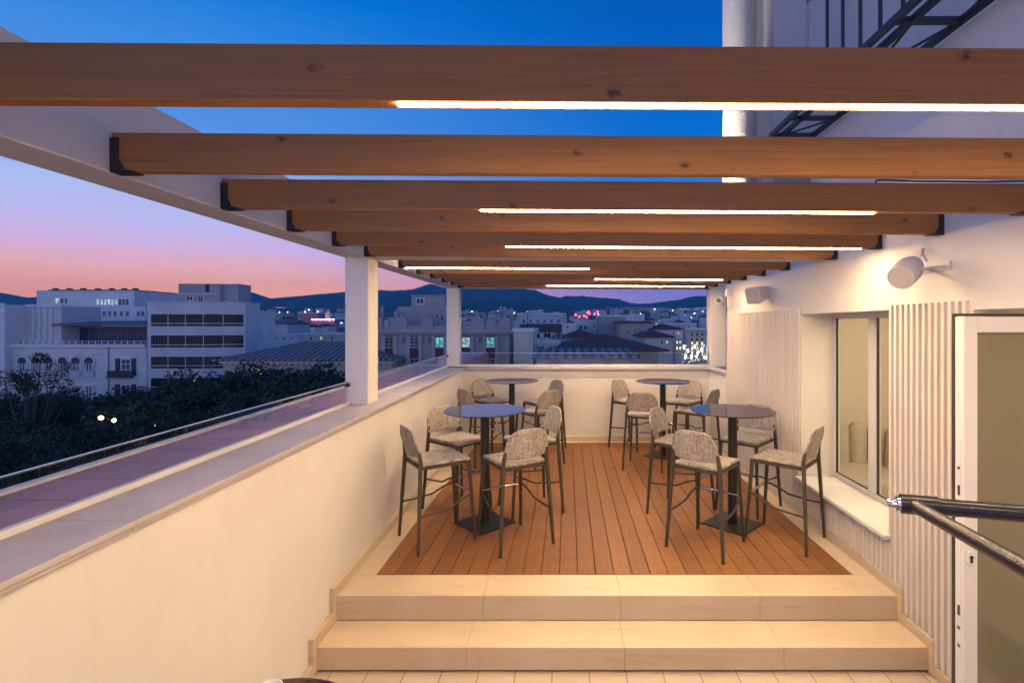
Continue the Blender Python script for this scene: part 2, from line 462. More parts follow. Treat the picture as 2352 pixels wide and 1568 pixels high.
# ---- parapet walls
pw = thing('parapet_wall', 'low white plastered parapet wall running along the left side of the terrace', 'wall', (wx(3)-.15, 3, FLOOR))
mb = MB(); skew(mb, -.345, -.045, -2.5, 9.0, 0, -.044, base=FLOOR); mb.build('wall', M['plaster'], pw)
mb = MB()
for a, b_ in ((-2.5, .1), (.1, 1.9), (1.9, 3.9), (3.9, 5.9), (5.9, 8.47)):
    skew(mb, -.36, 0, a+.001, b_-.001, -.022, 0); skew(mb, -.36, -.014, a+.001, b_-.001, -.043, -.0235)
mb.build('coping', M['coping'], pw, bevel=.003)
mb = MB(); skew(mb, -.345, -.311, -2.5, 4.59, .0005, .027); skew(mb, -.345, -.311, 4.86, 8.70, .0005, .027); mb.build('glass_channel', M['rim'], pw, bevel=.002)
# stepped stone skirting at the foot of the wall
def skirt_poly(h=.075, y_end=8.45):
    return [(-2.0,FLOOR+.001),(-2.0,FLOOR+h),(3.29,FLOOR+h),(3.29,-.174+h),(3.60,-.174+h),(3.60,h),(y_end,h),(y_end,.001),(3.652,.001),(3.652,-.173),(3.34,-.173),(3.34,FLOOR+.001)]
mb = MB()
P_ = skirt_poly()
mb.prism(P_, lambda y, z: (wx(y)-.046, y, z), lambda y, z: (wx(y)-.010, y, z)); mb.build('skirting', M['stone'], pw, bevel=.002)

pf = thing('parapet_wall', 'low white parapet wall across the far end of the wooden deck', 'wall', (.3, 8.7, 0))
mb = MB(); mb.box(-1.80, 2.36, YF, 8.9, -.1, 1.175); mb.box(2.36, 2.5, 7.62, 8.9, -.1, 1.175); mb.build('wall', M['plaster'], pf)
mb = MB()
for a, b_ in ((wx(8.5)-.0, .0), (.0, 1.4), (1.4, 2.315)):
    mb.box(a+.001, b_-.001, YF-.045, 8.92, 1.194, 1.217); mb.box(a+.001, b_-.001, YF-.03, 8.92, 1.174, 1.1925)
mb.box(2.317, 2.52, 7.62, 8.92, 1.194, 1.217); mb.box(2.331, 2.52, 7.62, 8.92, 1.174, 1.1925)
mb.build('coping', M['coping'], pf, bevel=.003)
mb = MB(); mb.box(-1.86, 2.46, 8.80, 8.84, 1.2175, 1.253); mb.build('glass_channel', M['rim'], pf, bevel=.002)
mb = MB(); mb.box(-1.70, 2.355, YF-.025, YF+.001, .001, .085); mb.build('skirting', M['stone'], pf, bevel=.003)

# ---- glass balustrades
def balustrade(label, panes, channel_dz, post=None):
    pass
gb = thing('glass_balustrade', 'low frameless glass balustrade above the left parapet in front of the near pillar', 'glass balustrade', (wx(2)-.33, 2, 1.2))
for a, b_ in ((-2.4, .9), (.9, 2.60), (2.605, 4.60)):
    mb = MB(); skew(mb, -.334, -.322, a, b_-.006, .01, .203); mb.build('glass_pane', M['glass'], gb)
mb = MB(); skew(mb, -.335, -.321, -2.4, 4.60, .2035, .209); mb.build('top_edge', M['chrome'], gb)
mb = MB(); skew(mb, -.345, -.31, 4.565, 4.602, .165, .195); mb.build('clamp', M['rail_iron'], gb)
gb = thing('glass_balustrade', 'low frameless glass balustrade on the left parapet between the two pillars', 'glass balustrade', (wx(6.5)-.33, 6.5, 1.2))
for a, b_ in ((4.86, 6.8), (6.8, 8.70)):
    mb = MB(); skew(mb, -.334, -.322, a, b_-.006, .01, .203); mb.build('glass_pane', M['glass'], gb)
mb = MB(); skew(mb, -.335, -.321, 4.86, 8.70, .2035, .208); mb.build('top_edge', M['chrome'], gb)
mb = MB(); skew(mb, -.345, -.31, 8.67, 8.702, .165, .195); mb.build('clamp', M['rail_iron'], gb)
gb = thing('glass_balustrade', 'low frameless glass balustrade on top of the far parapet', 'glass balustrade', (.3, 8.82, 1.25))
for a, b_ in ((-1.84, .32), (.325, 2.45)):
    mb = MB(); mb.box(a, b_-.005, 8.814, 8.826, 1.22, 1.445); mb.build('glass_pane', M['glass'], gb)
mb = MB(); mb.box(-1.84, 2.45, 8.813, 8.827, 1.4455, 1.450); mb.build('top_edge', M['chrome'], gb)

# ---- tiled ledge outside the glass
mb = MB()
def lx(Y): return -2.385 - .042 * Y
mb.hexa([(lx(-3),-3,.9),(wx(-3)-.36,-3,.9),(wx(14)-.36,14,.9),(lx(14),14,.9),(lx(-3),-3,1.165),(wx(-3)-.36,-3,1.165),(wx(14)-.36,14,1.195),(lx(14),14,1.195)])
structure(mb.build('tiled_ledge', M['ledge']))
mb = MB()
mb.hexa([(lx(-3)-.05,-3,1.0),(lx(-3)-.002,-3,1.0),(lx(14)-.002,14,1.0),(lx(14)-.05,14,1.0),(lx(-3)-.05,-3,1.18),(lx(-3)-.002,-3,1.18),(lx(14)-.002,14,1.21),(lx(14)-.05,14,1.21)])
structure(mb.build('ledge_kerb', M['rim']))

# ---- pergola
pg = thing('pergola', 'white pergola with timber cross beams and warm light strips over the deck', 'pergola', (0, 4.7, 0))
def ex(Y): return -(1.724 + .015 * Y)
def ez(Y): return 2.5116 + .0085 * (Y - 1.963)
mb = MB()
Y0, Y1 = -3.0, 8.97
mb.hexa([(ex(Y0)-.21,Y0,ez(Y0)-.006),(ex(Y0),Y0,ez(Y0)-.006),(ex(Y1),Y1,ez(Y1)-.006),(ex(Y1)-.21,Y1,ez(Y1)-.006),
         (ex(Y0)-.21,Y0,ez(Y0)+.335),(ex(Y0),Y0,ez(Y0)+.335),(ex(Y1),Y1,ez(Y1)+.335),(ex(Y1)-.21,Y1,ez(Y1)+.335)])
mb.build('edge_beam', M['plaster'], pg, bevel=.006)
def pillar(x0, x1, y0, y1, z0, z1):
    mb = MB(); mb.box(x0, x1, y0, y1, z0, z1); return mb.build('pillar', M['plaster'], pg, bevel=.006)
pillar(ex(4.6)-.208, ex(4.6)-.002, 4.602, 4.85, wz(4.6)+.0005, ez(4.6)-.006)
pillar(ex(8.72)-.208, ex(8.72)-.002, 8.725, 8.95, wz(8.7)+.0005, ez(8.72)-.006)
pillar(2.432, 2.70, 8.72, 8.95, 1.2175, 2.545)
mb = MB(); mb.hexa([(ex(4.6)+.001,4.60,2.538),(2.378,4.60,2.52),(2.378,4.85,2.52),(ex(4.85)+.001,4.85,2.538),(ex(4.6)+.001,4.60,2.69),(2.378,4.60,2.68),(2.378,4.85,2.68),(ex(4.85)+.001,4.85,2.69)])
mb.build('cross_beam', M['plaster'], pg, bevel=.005)
mb = MB(); mb.hexa([(ex(8.74)+.001,8.74,2.562),(2.70,8.74,2.546),(2.70,8.95,2.546),(ex(8.95)+.001,8.95,2.562),(ex(8.74)+.001,8.74,2.72),(2.70,8.74,2.71),(2.70,8.95,2.71),(ex(8.95)+.001,8.95,2.72)])
mb.build('cross_beam', M['plaster'], pg, bevel=.005)
mb = MB(); mb.tube([(1.80,7.478,2.705),(1.80,7.478,2.78)], .06, 20); up = mb.build('uplight', M['black_steel'], pg)
mb = MB(); mb.tube([(1.80,7.478,2.7805),(1.80,7.478,2.783)], .05, 20); mb.build('lamp', emit('uplight_lamp', (1,.84,.62,1), 20), up)
sl_ = bpy.data.lights.new('uplight_beam', 'SPOT'); sl_.energy = 1500; sl_.color = (1,.80,.56); sl_.spot_size = R(58); sl_.spot_blend = .7; sl_.shadow_soft_size = .04
so_ = bpy.data.objects.new('uplight_beam', sl_); COL.objects.link(so_); so_.location = (1.80,7.478,2.80)
so_.rotation_euler = Vector((.62,.26,2.2)).to_track_quat('-Z', 'Y').to_euler()
BY = [1.323, 1.963, 2.603, 3.234, 3.87, 4.506, 5.474, 6.144, 6.804, 7.454, 8.10, 8.66]
LEDS = {0: (-.44, 2.36), 2: (-.442, 1.563), 4: (-.466, 2.22), 6: (-1.735, .23), 8: (.361, 2.06), 10: (-.33, 2.165)}
TH, BH, XW = .045, .148, 2.378
PRE = [-2.517, -1.877, -1.237, -.597, .043, .683]     # the pergola goes on over the camera, a strip under every other beam
LEDS.update({-2: (-.8, 1.4)})
for i, Y in enumerate(PRE + BY):
    k = i - 6
    x0, x1 = ex(Y) + .004, XW - .004
    zl, zr = ez(Y), ez(Y) - .025
    zz = lambda x: zl + (zr - zl) * (x - x0) / (x1 - x0)
    # beams are drawn out of several lamella lengths, so give them a local frame along x
    mb = MB()
    mb.hexa([(x0,Y,zl),(x1,Y,zr),(x1,Y+TH,zr),(x0,Y+TH,zl),(x0,Y,zl+BH),(x1,Y,zr+BH),(x1,Y+TH,zr+BH),(x0,Y+TH,zl+BH)])
    bm = mb.build('timber_beam', M['beam'], pg, bevel=.003)
    prof = [(0,.004),(0,.128),(.034,.128),(.034,.045),(.052,.018),(.052,.008),(.095,.0),(.095,-.004),(0,-.004)]
    for s, xb, zb in ((1, ex(Y)+.0005, zl), (-1, XW-.0005, zr)):
        mb = MB(); pr = prof if s == 1 else prof[::-1]
        mb.prism(pr, lambda u, v: (xb+s*u, Y-.004, zb+v), lambda u, v: (xb+s*u, Y-.0005, zb+v))
        mb.box(min(xb, xb+s*.09), max(xb, xb+s*.09), Y-.004, Y+TH+.004, zb-.005, zb-.0008)
        mb.build('bracket', M['bracket'], bm)
    if k in LEDS:
        a, b_ = LEDS[k]
        mb = MB()
        q0, q1, h0, h1 = Y + .0005, Y + .013, -.0085, -.0012
        mb.hexa([(a,q0,zz(a)+h0),(b_,q0,zz(b_)+h0),(b_,q1,zz(b_)+h0),(a,q1,zz(a)+h0),(a,q0,zz(a)+h1),(b_,q0,zz(b_)+h1),(b_,q1,zz(b_)+h1),(a,q1,zz(a)+h1)])
        mb.build('light_strip', M['led'], bm)
        al = bpy.data.lights.new('light_strip_lamp', 'AREA'); al.shape = 'RECTANGLE'; al.size = b_ - a; al.size_y = .022
        al.energy = WATT * (b_ - a); al.color = (1,.675,.35)
        ao = bpy.data.objects.new('light_strip_lamp', al); COL.objects.link(ao)
        ao.location = ((a+b_)/2, Y + .0112, zz((a+b_)/2) - .0105); ao.rotation_euler = (0, math.atan2(.025, x1 - x0), 0)
mb = MB(); pts = []
Yc = 2.603 - .012
pts = [at(2011, 420, Yc), at(2013, 414.5, Yc), at(2030, 413.5, Yc), at(2100, 416.5, Yc), at(2180, 417, Yc), at(2260, 418, Yc), at(2345, 416, Yc), at(2400, 414, Yc), at(2480, 420, Yc+.02)]
mb.tube(pts, .0045, 8); tag(mb.build('power_cable', M['cable']), 'thin black cable lying along the top of the third timber beam', 'cable')

# ---- the building on the right
bd = thing('rooftop_building', 'white plastered building with vertical slat cladding along the right side of the terrace', 'building', (2.9, 4, FLOOR))
WT = .37   # wall thickness
NY0, NY1, NZ0, NZ1 = 3.77, 5.22, .385, 2.035
DY_0, DY_1, DZ = 1.75, 3.0, 2.012
ZT = 3.275
mb = MB()
def wbox(y0, y1, z0, z1, x1=XW+WT): mb.box(XW, x1, y0, y1, z0, z1)
wbox(-3, DY_0, FLOOR-.05, ZT); wbox(DY_0, DY_1, DZ, ZT); wbox(DY_1, NY0, FLOOR-.05, ZT)
wbox(NY0, NY1, FLOOR-.05, NZ0-.03); wbox(NY0, NY1, NZ1, ZT); wbox(NY1, 7.64, FLOOR-.05, ZT)
mb.box(XW+WT, 6.6, 7.3, 7.64, FLOOR-.05, ZT); mb.box(XW+WT, 6.6, -3, 7.3, ZT-.25, ZT)
mb.build('wall', M['plaster'], bd)
mb = MB(); mb.box(2.98, 3.4, -3, 6.28, ZT+.001, 4.16); mb.build('setback_wall', M['plaster'], bd)
mb = MB(); mb.box(2.535, 7.5, 6.30, 6.62, ZT+.001, 9.5); mb.build('stair_tower_wall', M['plaster_grey'], bd)
mb = MB()
prof = [(.245,2.7),(.245,9.5)]
mb.lathe(prof, (2.615,7.80,0), 48); mb.build('round_column', M['plaster_rough'], bd)
mb = MB(); mb.box(2.70, 4.5, 7.69, 8.2, ZT+.001, 9.5); mb.build('tower_wall', M['plaster'], bd)
# slat cladding (pattern of one cladding)
mb = MB(); pit = .058
def slats(y0, y1, z0f, z1):
    y = y0
    while y + .036 < y1:
        z0 = z0f(y) if callable(z0f) else z0f
        mb.prism([(0,0),(.021,.004),(.021,.030),(0,.034)], lambda u, v: (XW-.0005-u, y+v, z0), lambda u, v: (XW-.0005-u, y+v, z1))
        y += pit
def zlow(y): return FLOOR+.08 if y < 3.28 else (-.174+.08 if y < 3.60 else .075)
slats(3.03, 3.775, zlow, 2.068); slats(3.775, 5.20, .075, .352); slats(5.235, 7.62, .075, 2.085)
cl = mb.build('slat_cladding', M['slat_paint'], bd)
mb = MB(); mb.prism(skirt_poly(.072, 7.62), lambda y, z: (XW-.030, y, z), lambda y, z: (XW-.001, y, z)); mb.build('skirting', M['stone'], bd, bevel=.002)
mb = MB(); mb.box(2.305, 2.752, NY0-.04, NY1+.002, .354, .394); mb.build('window_sill', M['rim'], bd, bevel=.012, seg=3)
# window
wd = MB(); X0, X1 = 2.700, 2.752
zb, zt = .3945, NZ1-.001
def fr(y0, y1, z0, z1): wd.box(X0, X1, y0, y1, z0, z1)
fr(NY0+.001, NY1-.001, zb, zb+.045); fr(NY0+.001, NY1-.001, zt-.04, zt)
for a, b_ in ((NY0+.001, NY0+.05), (NY1-.05, NY1-.001), (4.49, 4.60)): fr(a, b_, zb+.046, zt-.041)
win = wd.build('window', M['white_frame'], bd, bevel=.003)
mb = MB()
for a, b_ in ((NY0+.052, 4.488), (4.602, NY1-.052)):
    for q in ((a, b_, zb+.047, zb+.053), (a, b_, zt-.048, zt-.042), (a, a+.006, zb+.054, zt-.049), (b_-.006, b_, zb+.054, zt-.049)): mb.box(X0+.010, X0+.030, *q)
mb.build('gasket', M['rubber'], win)
for a, b_ in ((NY0+.06, 4.478), (4.612, NY1-.06)):
    mb = MB(); mb.box(2.722, 2.728, a, b_, zb+.055, zt-.05); mb.build('pane', M['window_glass'], win)
# the open glazed door, its lock edge towards us
YD0, YD1, XD = 2.54, 2.60, 1.966
dz0, dz1 = FLOOR+.012, 1.963
mb = MB()
W = .069; XE = 2.86
mb.box(XD, XD+W, YD0, YD1-.001, dz0, dz1); mb.box(XE-W, XE, YD0, YD1-.001, dz0, dz1)
mb.box(XD+W+.0005, XE-W-.0005, YD0+.001, YD1-.002, dz1-.078, dz1-.0005); mb.box(XD+W+.0005, XE-W-.0005, YD0+.001, YD1-.002, dz0, dz0+.11)
door = mb.build('door', M['white_frame'], bd, bevel=.003)
mb = MB(); mb.box(XD-.003, XD+.012, YD1, YD1+.016, dz0, dz1+.018); mb.box(XD+.0125, XE, YD1, YD1+.016, dz1+.004, dz1+.018); mb.build('gasket', M['rubber'], door)
mb = MB(); mb.box(XD+W-.004, XE-W+.004, YD0+.026, YD0+.034, dz0+.10, dz1-.07); mb.build('pane', M['door_glass'], door)
mb = MB()
mb.box(XD-.0025, XD-.0002, YD0+.018, YD0+.042, -.05, 1.35); mb.build('lock_plate', M['white_frame'], door)
for z0, h in ((1.20,.014), (1.07,.05), (.86,.014), (.47,.05), (.40,.014), (.31,.014), (-.07,.05), (-.12,.014)):
    mb = MB(); mb.box(XD-.0045, XD-.0027, YD0+.022, YD0+.036, z0, z0+h); mb.build('latch_slot', M['rubber'], door)
c = at(2228, 1280, YD0)
mb = MB(); mb.prism([(math.cos(w)*.017, math.sin(w)*.017 + (.018 if math.sin(w) > 0 else -.018)) for w in [2*math.pi*(k+.5)/20 for k in range(20)]],
                    lambda u, v: (c.x+u, YD0-.0085, c.z+v), lambda u, v: (c.x+u, YD0-.0005, c.z+v))
ls = mb.build('lock_cover', M['white_frame'], door, bevel=.002)
mb = MB(); mb.tube([(c.x, YD0-.014, c.z+.006), (c.x, YD0-.0087, c.z+.006)], .0085, 14); mb.box(c.x-.005, c.x+.005, YD0-.0135, YD0-.0087, c.z-.021, c.z-.001); mb.build('lock_cylinder', M['rubber'], door)
# the lit room behind window and door
mb = MB()
mb.box(XW+WT, 6.5, 0.6, 7.3, FLOOR-.05, FLOOR); mb.box(6.5, 6.6, .6, 7.3, FLOOR, 2.9); mb.box(XW+WT, 6.5, .5, .6, FLOOR, 2.9); mb.box(XW+WT, 6.5, 7.2, 7.299, FLOOR, 2.9); mb.box(XW+WT+.001, 6.5, .6, 7.2, 2.75, 2.9)
mb.build('room_shell', M['room'], bd)
mb = MB(); mb.box(3.2, 5.4, 1.6, 6.2, 2.70, 2.745); tag(mb.build('ceiling_light', M['ceil_light']), 'warm ceiling light inside the room behind the window', 'lamp')
mb = MB()
for k in range(14):
    y = 6.35 + .05*k; mb.tube([(2.95+.03*(k % 2), y, FLOOR+.01), (2.95+.03*(k % 2), y, 2.6)], .034, 8, False)
tag(mb.build('curtain', M['curtain']), 'pale curtain hanging inside the window', 'curtain')
sf = thing('armchair', 'beige channel backed armchair seen through the window', 'armchair', (3.45, 6.1, FLOOR))
mb = MB(); mb.box(3.05, 3.95, 5.65, 6.5, FLOOR+.05, .20); mb.build('seat', M['sofa'], sf, bevel=.06, seg=3)
mb = MB()
for k in range(8):
    w = R(-10 + k*25.5); mb.tube([(3.5+.46*math.cos(w), 6.1+.42*math.sin(w), FLOOR+.03), (3.5+.52*math.cos(w), 6.1+.48*math.sin(w), .62), (3.5+.53*math.cos(w), 6.1+.49*math.sin(w), .69)], [.11,.115,.06], 10)
mb.build('backrest', M['sofa'], sf)

# ---- steel walkway above
wk = thing('steel_walkway', 'dark iron walkway frame with bar railing on the upper wall', 'walkway', (2.7, 4.5, 4.17))
zk = 4.17
mb = MB()
for x in (2.44, 2.57, 2.94): mb.box(x-.022, x+.022, -2.5, 6.15, zk, zk+.05)
for y in (6.1, 5.6, 3.8, 2.0, .2):
    mb.box(2.463, 2.547, y, y+.05, zk+.004, zk+.045); mb.box(2.593, 2.917, y, y+.05, zk+.004, zk+.045)
mb.build('frame', M['rail_iron'], wk)
mb = MB()
for a, b_ in (((2.59,3.85),(2.92,5.6)), ((2.59,2.05),(2.92,3.8)), ((2.92,3.85),(2.59,5.0)), ((2.92,5.65),(2.59,6.1))):
    mb.tube([(a[0],a[1],zk+.02), (b_[0],b_[1],zk+.02)], .011, 6)
mb.build('brace', M['rail_iron'], wk)
mb = MB(); mb.box(2.425, 2.455, -2.5, 5.2, zk+1.0, zk+1.04); mb.build('handrail', M['rail_iron'], wk)
y = 4.81
while y > -1:
    mb = MB(); mb.tube([(2.44, y, zk+.051), (2.44, y, zk+.999)], .016, 8); mb.build('bar', M['rail_iron'], wk); y -= .272
mb = MB(); mb.box(2.42, 2.46, 5.12, 5.2, zk+.051, zk+.999); mb.build('post', M['plaster_grey'], wk)

# ---- wall fittings
def frame_from(z):
    z = z.normalized(); x = z.cross(Vector((0,0,1))).normalized(); y = z.cross(x)
    return Matrix((x, y, z)).transposed()
fc = at(2067, 639, 3.17); bk = at(2117, 588, 3.34)
sp = thing('loudspeaker', 'white cylindrical loudspeaker on a bracket on the right wall above the second slat panel', 'speaker', tuple((fc+bk)/2))
axd = (bk - fc).normalized(); Lr = .225; Rm = frame_from(axd)
mb = MB(); mb.lathe([(0,.006),(.066,.006),(.074,0),(.078,.008),(.080,.05),(.079,.15),(.062,.20),(.035,.222),(0,.225)], fc, 32, mat=Rm); mb.build('body', M['speaker'], sp)
mb = MB(); mb.lathe([(0,.003),(.070,.003)], fc - axd*.004, 32, mat=Rm); mb.build('grille', mat('speaker_grille', (.62,.58,.55,1), (.52,.48,.46,1), .7, 300), sp)
md = fc + axd*.12
mb = MB()
sd = Rm @ Vector((1,0,0))
for s in (-1, 1):
    q = md + sd*s*.086
    mb.tube([q - Vector((.01,0,0)), q + Vector((.06,.02,.01)), Vector((2.372, q.y+.05, q.z+.02))], .011, 6)
mb.box(2.366, 2.377, md.y-.06, md.y+.20, md.z-.0, md.z+.05); mb.build('bracket', M['speaker'], sp)
mb = MB(); mb.tube([bk, bk+Vector((.03,.03,.05)), Vector((2.35, bk.y+.06, bk.z+.04)), Vector((2.374, bk.y+.05, bk.z-.03))], .008, 8); mb.build('cable', M['speaker'], sp)

c2 = at(1743, 674, 6.05)
sp = thing('loudspeaker', 'small white box loudspeaker on the right wall above the first slat panel', 'speaker', tuple(c2))
mb = MB()
def rot(p): 
    q = Matrix.Rotation(R(-58), 3, 'Z') @ Matrix.Rotation(R(16), 3, 'X') @ Vector(p); return c2 + q
mb.hexa([rot(p) for p in ((-.105,-.13,-.10),(.105,-.13,-.10),(.085,.12,-.062),(-.085,.12,-.062),(-.105,-.13,.10),(.105,-.13,.10),(.085,.12,.062),(-.085,.12,.062))])
mb.build('body', M['speaker'], sp, bevel=.03, seg=4)
mb = MB(); mb.hexa([rot(p) for p in ((-.08,-.134,-.075),(.08,-.134,-.075),(.08,-.1305,-.075),(-.08,-.1305,-.075),(-.08,-.134,.075),(.08,-.134,.075),(.08,-.1305,.075),(-.08,-.1305,.075))]); mb.build('grille', bpy.data.materials['speaker_grille'], sp)
mb = MB(); mb.tube([rot((0,.115,.03)), Vector((2.34, c2.y+.03, c2.z+.07)), Vector((2.374, c2.y+.02, c2.z+.03))], .012, 8); mb.build('bracket', M['speaker'], sp)

cc = at(1651, 690, 7.35)
cm = thing('security_camera', 'white bullet security camera at the far end of the right wall', 'camera', tuple(cc))
mb = MB(); mb.tube([cc, cc+Vector((.05,.16,.015))], [.045,.045], 18); mb.build('body', M['speaker'], cm)
mb = MB(); mb.tube([cc+Vector((-.0015,-.006,0)), cc+Vector((0,-.0005,0))], .033, 18); mb.build('lens', M['rubber'], cm)
mb = MB(); mb.tube([cc+Vector((.05,.12,0)), Vector((2.30, cc.y+.2, cc.z-.06)), Vector((2.374, cc.y+.2, cc.z-.09))], .016, 8); mb.build('arm', M['speaker'], cm)
jb = at(1661, 672, 7.45)
mb = MB(); mb.box(2.30, 2.377, 7.38, 7.48, jb.z-.05, jb.z+.05); mb.build('junction_box', M['speaker'], cm, bevel=.006)

# ---- near handrail
hr = thing('handrail', 'dark glossy tube handrail corner in front of the door at bottom right', 'handrail', (1.0, 1.2, FLOOR))
A = at(2072, 1156, 1.33); B = at(2352, 1179, 1.235); dirn = (B - A).normalized()
mb = MB(); mb.tube([A + dirn*.0, A + dirn*.9], .0205, 20); mb.build('rail', M['tube'], hr)
mb = MB(); mb.tube([A - dirn*.004, A + dirn*.078], .0245, 20); mb.build('collar', M['tube'], hr, bevel=.002)
mb = MB(); mb.tube([A + dirn*.112, A + dirn*.118], .0215, 20); mb.build('joint_ring', M['tube'], hr)
mb = MB(); mb.tube([A - dirn*.012, A - dirn*.0045], .019, 20); mb.tube([A - dirn*.026, A - dirn*.0125], .0125, 6, smooth=False); mb.lathe([(.011,0),(.009,-.006),(0,-.009)], A - dirn*.026, 16, mat=frame_from(dirn)); mb.build('end_cap', M['chrome'], hr)
C0 = at(2098, 1160, 1.315); C1 = at(2352, 1302, .90); d2 = (C1 - C0).normalized()
mb = MB(); mb.tube([C0, C0 + d2*.9], .0165, 20); mb.build('rail', M['tube'], hr)
for q in (A + dirn*.88, C0 + d2*.88):
    mb = MB(); mb.tube([(q.x, q.y, FLOOR+.001), (q.x, q.y, q.z-.016)], .018, 16); mb.build('post', M['tube'], hr)

# ---- tables and stools
def make_table(label, loc, rz):
    t = thing('bar_table', label, 'bar table', loc, 'round bar tables on the deck', rz)
    t['_o'] = (0,0,0)
    mb = MB(); mb.lathe([(0,1.088),(.385,1.088),(.396,1.094),(.400,1.097),(.400,1.099),(.398,1.0995),(.394,1.100),(.385,1.100),(0,1.100)], n=64); mb.build('table_top', M['table_top'], t)
    mb = MB(); mb.lathe([(.043,.012),(.043,1.075)], n=24); mb.build('column', M['table_metal'], t)
    mb = MB(); mb.box(-.16,.16,-.16,.16,1.076,1.087); mb.build('top_plate', M['table_metal'], t)
    mb = MB(); mb.box(-.215,.215,-.215,.215,.001,.011); mb.build('base', M['table_metal'], t, bevel=.003)
    return t
TABLES = [('round dark bar table nearest the camera on the left side of the deck', -.805, 4.985),
          ('round dark bar table nearest the camera on the right side of the deck', 1.60, 4.965),
          ('round dark bar table at the far left of the deck beside the left parapet', -.83, 7.64),
          ('round dark bar table at the far right of the deck beside the slat wall', 1.41, 7.57)]
t0 = make_table(TABLES[0][0], (TABLES[0][1], TABLES[0][2], 0), R(47))
for i, (lb, x, y) in enumerate(TABLES[1:]): copy_thing(t0, (x, y, 0), R((44, 40, 52)[i]), lb)

def make_stool(label, loc, rz):
    """local: faces +y, width along x"""
    t = thing('bar_stool', label, 'bar stool', loc, 'woven bar stools round the tables', rz)
    t['_o'] = (0,0,0)
    # seat: slung fabric pad, slightly dished
    mb = MB(); n = 10; top = []; 
    def sp_(u, v):     # u,v in 0..1
        y = -.225 + .45*v; w = .207 - .010*v
        x = (2*u-1)*w
        z = .748 - .016*math.sin(math.pi*u)*math.sin(math.pi*min(1, v*1.1)) - .014*max(0, v-.85)/.15*.6
        return x, y, z
    vs = []
    for j in range(n+1):
        for i in range(n+1): x, y, z = sp_(i/n, j/n); vs.append((x, y, z))
    for j in range(n+1):
        for i in range(n+1): x, y, z = sp_(i/n, j/n); e = min(i, j, n-i, n-j); vs.append((x, y, z-.034 - (.0 if e else -.004)))
    fs = []; o = (n+1)**2
    for j in range(n):
        for i in range(n):
            a = j*(n+1)+i; fs.append((a, a+1, a+n+2, a+n+1)); fs.append((o+a, o+a+n+1, o+a+n+2, o+a+1))
    for i in range(n):
        fs.append((i, o+i, o+i+1, i+1)); a = n*(n+1)+i; fs.append((a, a+1, o+a+1, o+a))
        a = i*(n+1); fs.append((a, a+n+1, o+a+n+1, o+a)); a = i*(n+1)+n; fs.append((a, o+a, o+a+n+1, a+n+1))
    mb.add(vs, fs, True)
    st = mb.build('seat', M['fabric'], t, bevel=.008, seg=2)
    mb = MB(); mb.box(-.022,.022,-.2275,-.2262,.722,.733); mb.build('tag', M['white_frame'], t)
    # backrest: arched, curved in plan, leaning back
    nu, nv = 16, 8; vs = []
    def bk_(u, v, th):
        s = 2*u - 1
        H = .258*(1 - abs(s)**4.2*.50)
        zb_ = .800 - .012*(1-s*s)
        x = s*.214 * (1 - .05*v*v)
        z = zb_ + H*v
        y = -.215 - .05*v - .055*(1-s*s)*.75 + th
        return (x, y, z)
    for th in (0, -.015):
        for j in range(nv+1):
            for i in range(nu+1): vs.append(bk_(i/nu, j/nv, th))
    o = (nu+1)*(nv+1); fs = []
    for j in range(nv):
        for i in range(nu):
            a = j*(nu+1)+i; fs.append((a, a+nu+1, a+nu+2, a+1)); fs.append((o+a, o+a+1, o+a+nu+2, o+a+nu+1))
    for i in range(nu):
        fs.append((i, i+1, o+i+1, o+i)); a = nv*(nu+1)+i; fs.append((a, o+a, o+a+1, a+1))
    for j in range(nv):
        a = j*(nu+1); fs.append((a, o+a, o+a+nu+1, a+nu+1)); a += nu; fs.append((a, a+nu+1, o+a+nu+1, o+a))
    mb.add(vs, fs, True); mb.build('backrest', M['fabric'], t, bevel=.006)
    for s in (-1, 1):
        mb = MB(); mb.tube([(s*.258,-.272,.001), (s*.214,-.236,.70), (s*.210,-.233,.76), (s*.199,-.246,.86)], [.0115,.0150,.0150,.011], 4, square=True, smooth=False); mb.build('leg', M['stool_leg'], t, bevel=.003)
        mb = MB(); mb.tube([(s*.222,.262,.001), (s*.187,.212,.715)], [.0115,.0150], 4, square=True, smooth=False); mb.build('leg', M['stool_leg'], t, bevel=.003)
    mb = MB()
    for s in (-1, 1): mb.box(s*.190-.012, s*.190+.012, -.222, .198, .690, .713)
    mb.box(-.177,.177,.188,.210,.690,.712); mb.box(-.177,.177,-.232,-.212,.690,.712); mb.build('seat_frame', M['stool_leg'], t)
    for s in (-1, 1):
        mb = MB(); mb.tube([(s*.238,-.255,.315), (s*.233,-.15,.318), (s*.228,.03,.335), (s*.221,.13,.385), (s*.211,.20,.408), (s*.205,.238,.410)], .0095, 8); mb.build('side_bar', M['stool_leg'], t)
    mb = MB(); mb.tube([(-.207,.241,.410), (.207,.241,.410)], .0115, 10); mb.build('footrest', M['chrome'], t)
    return t
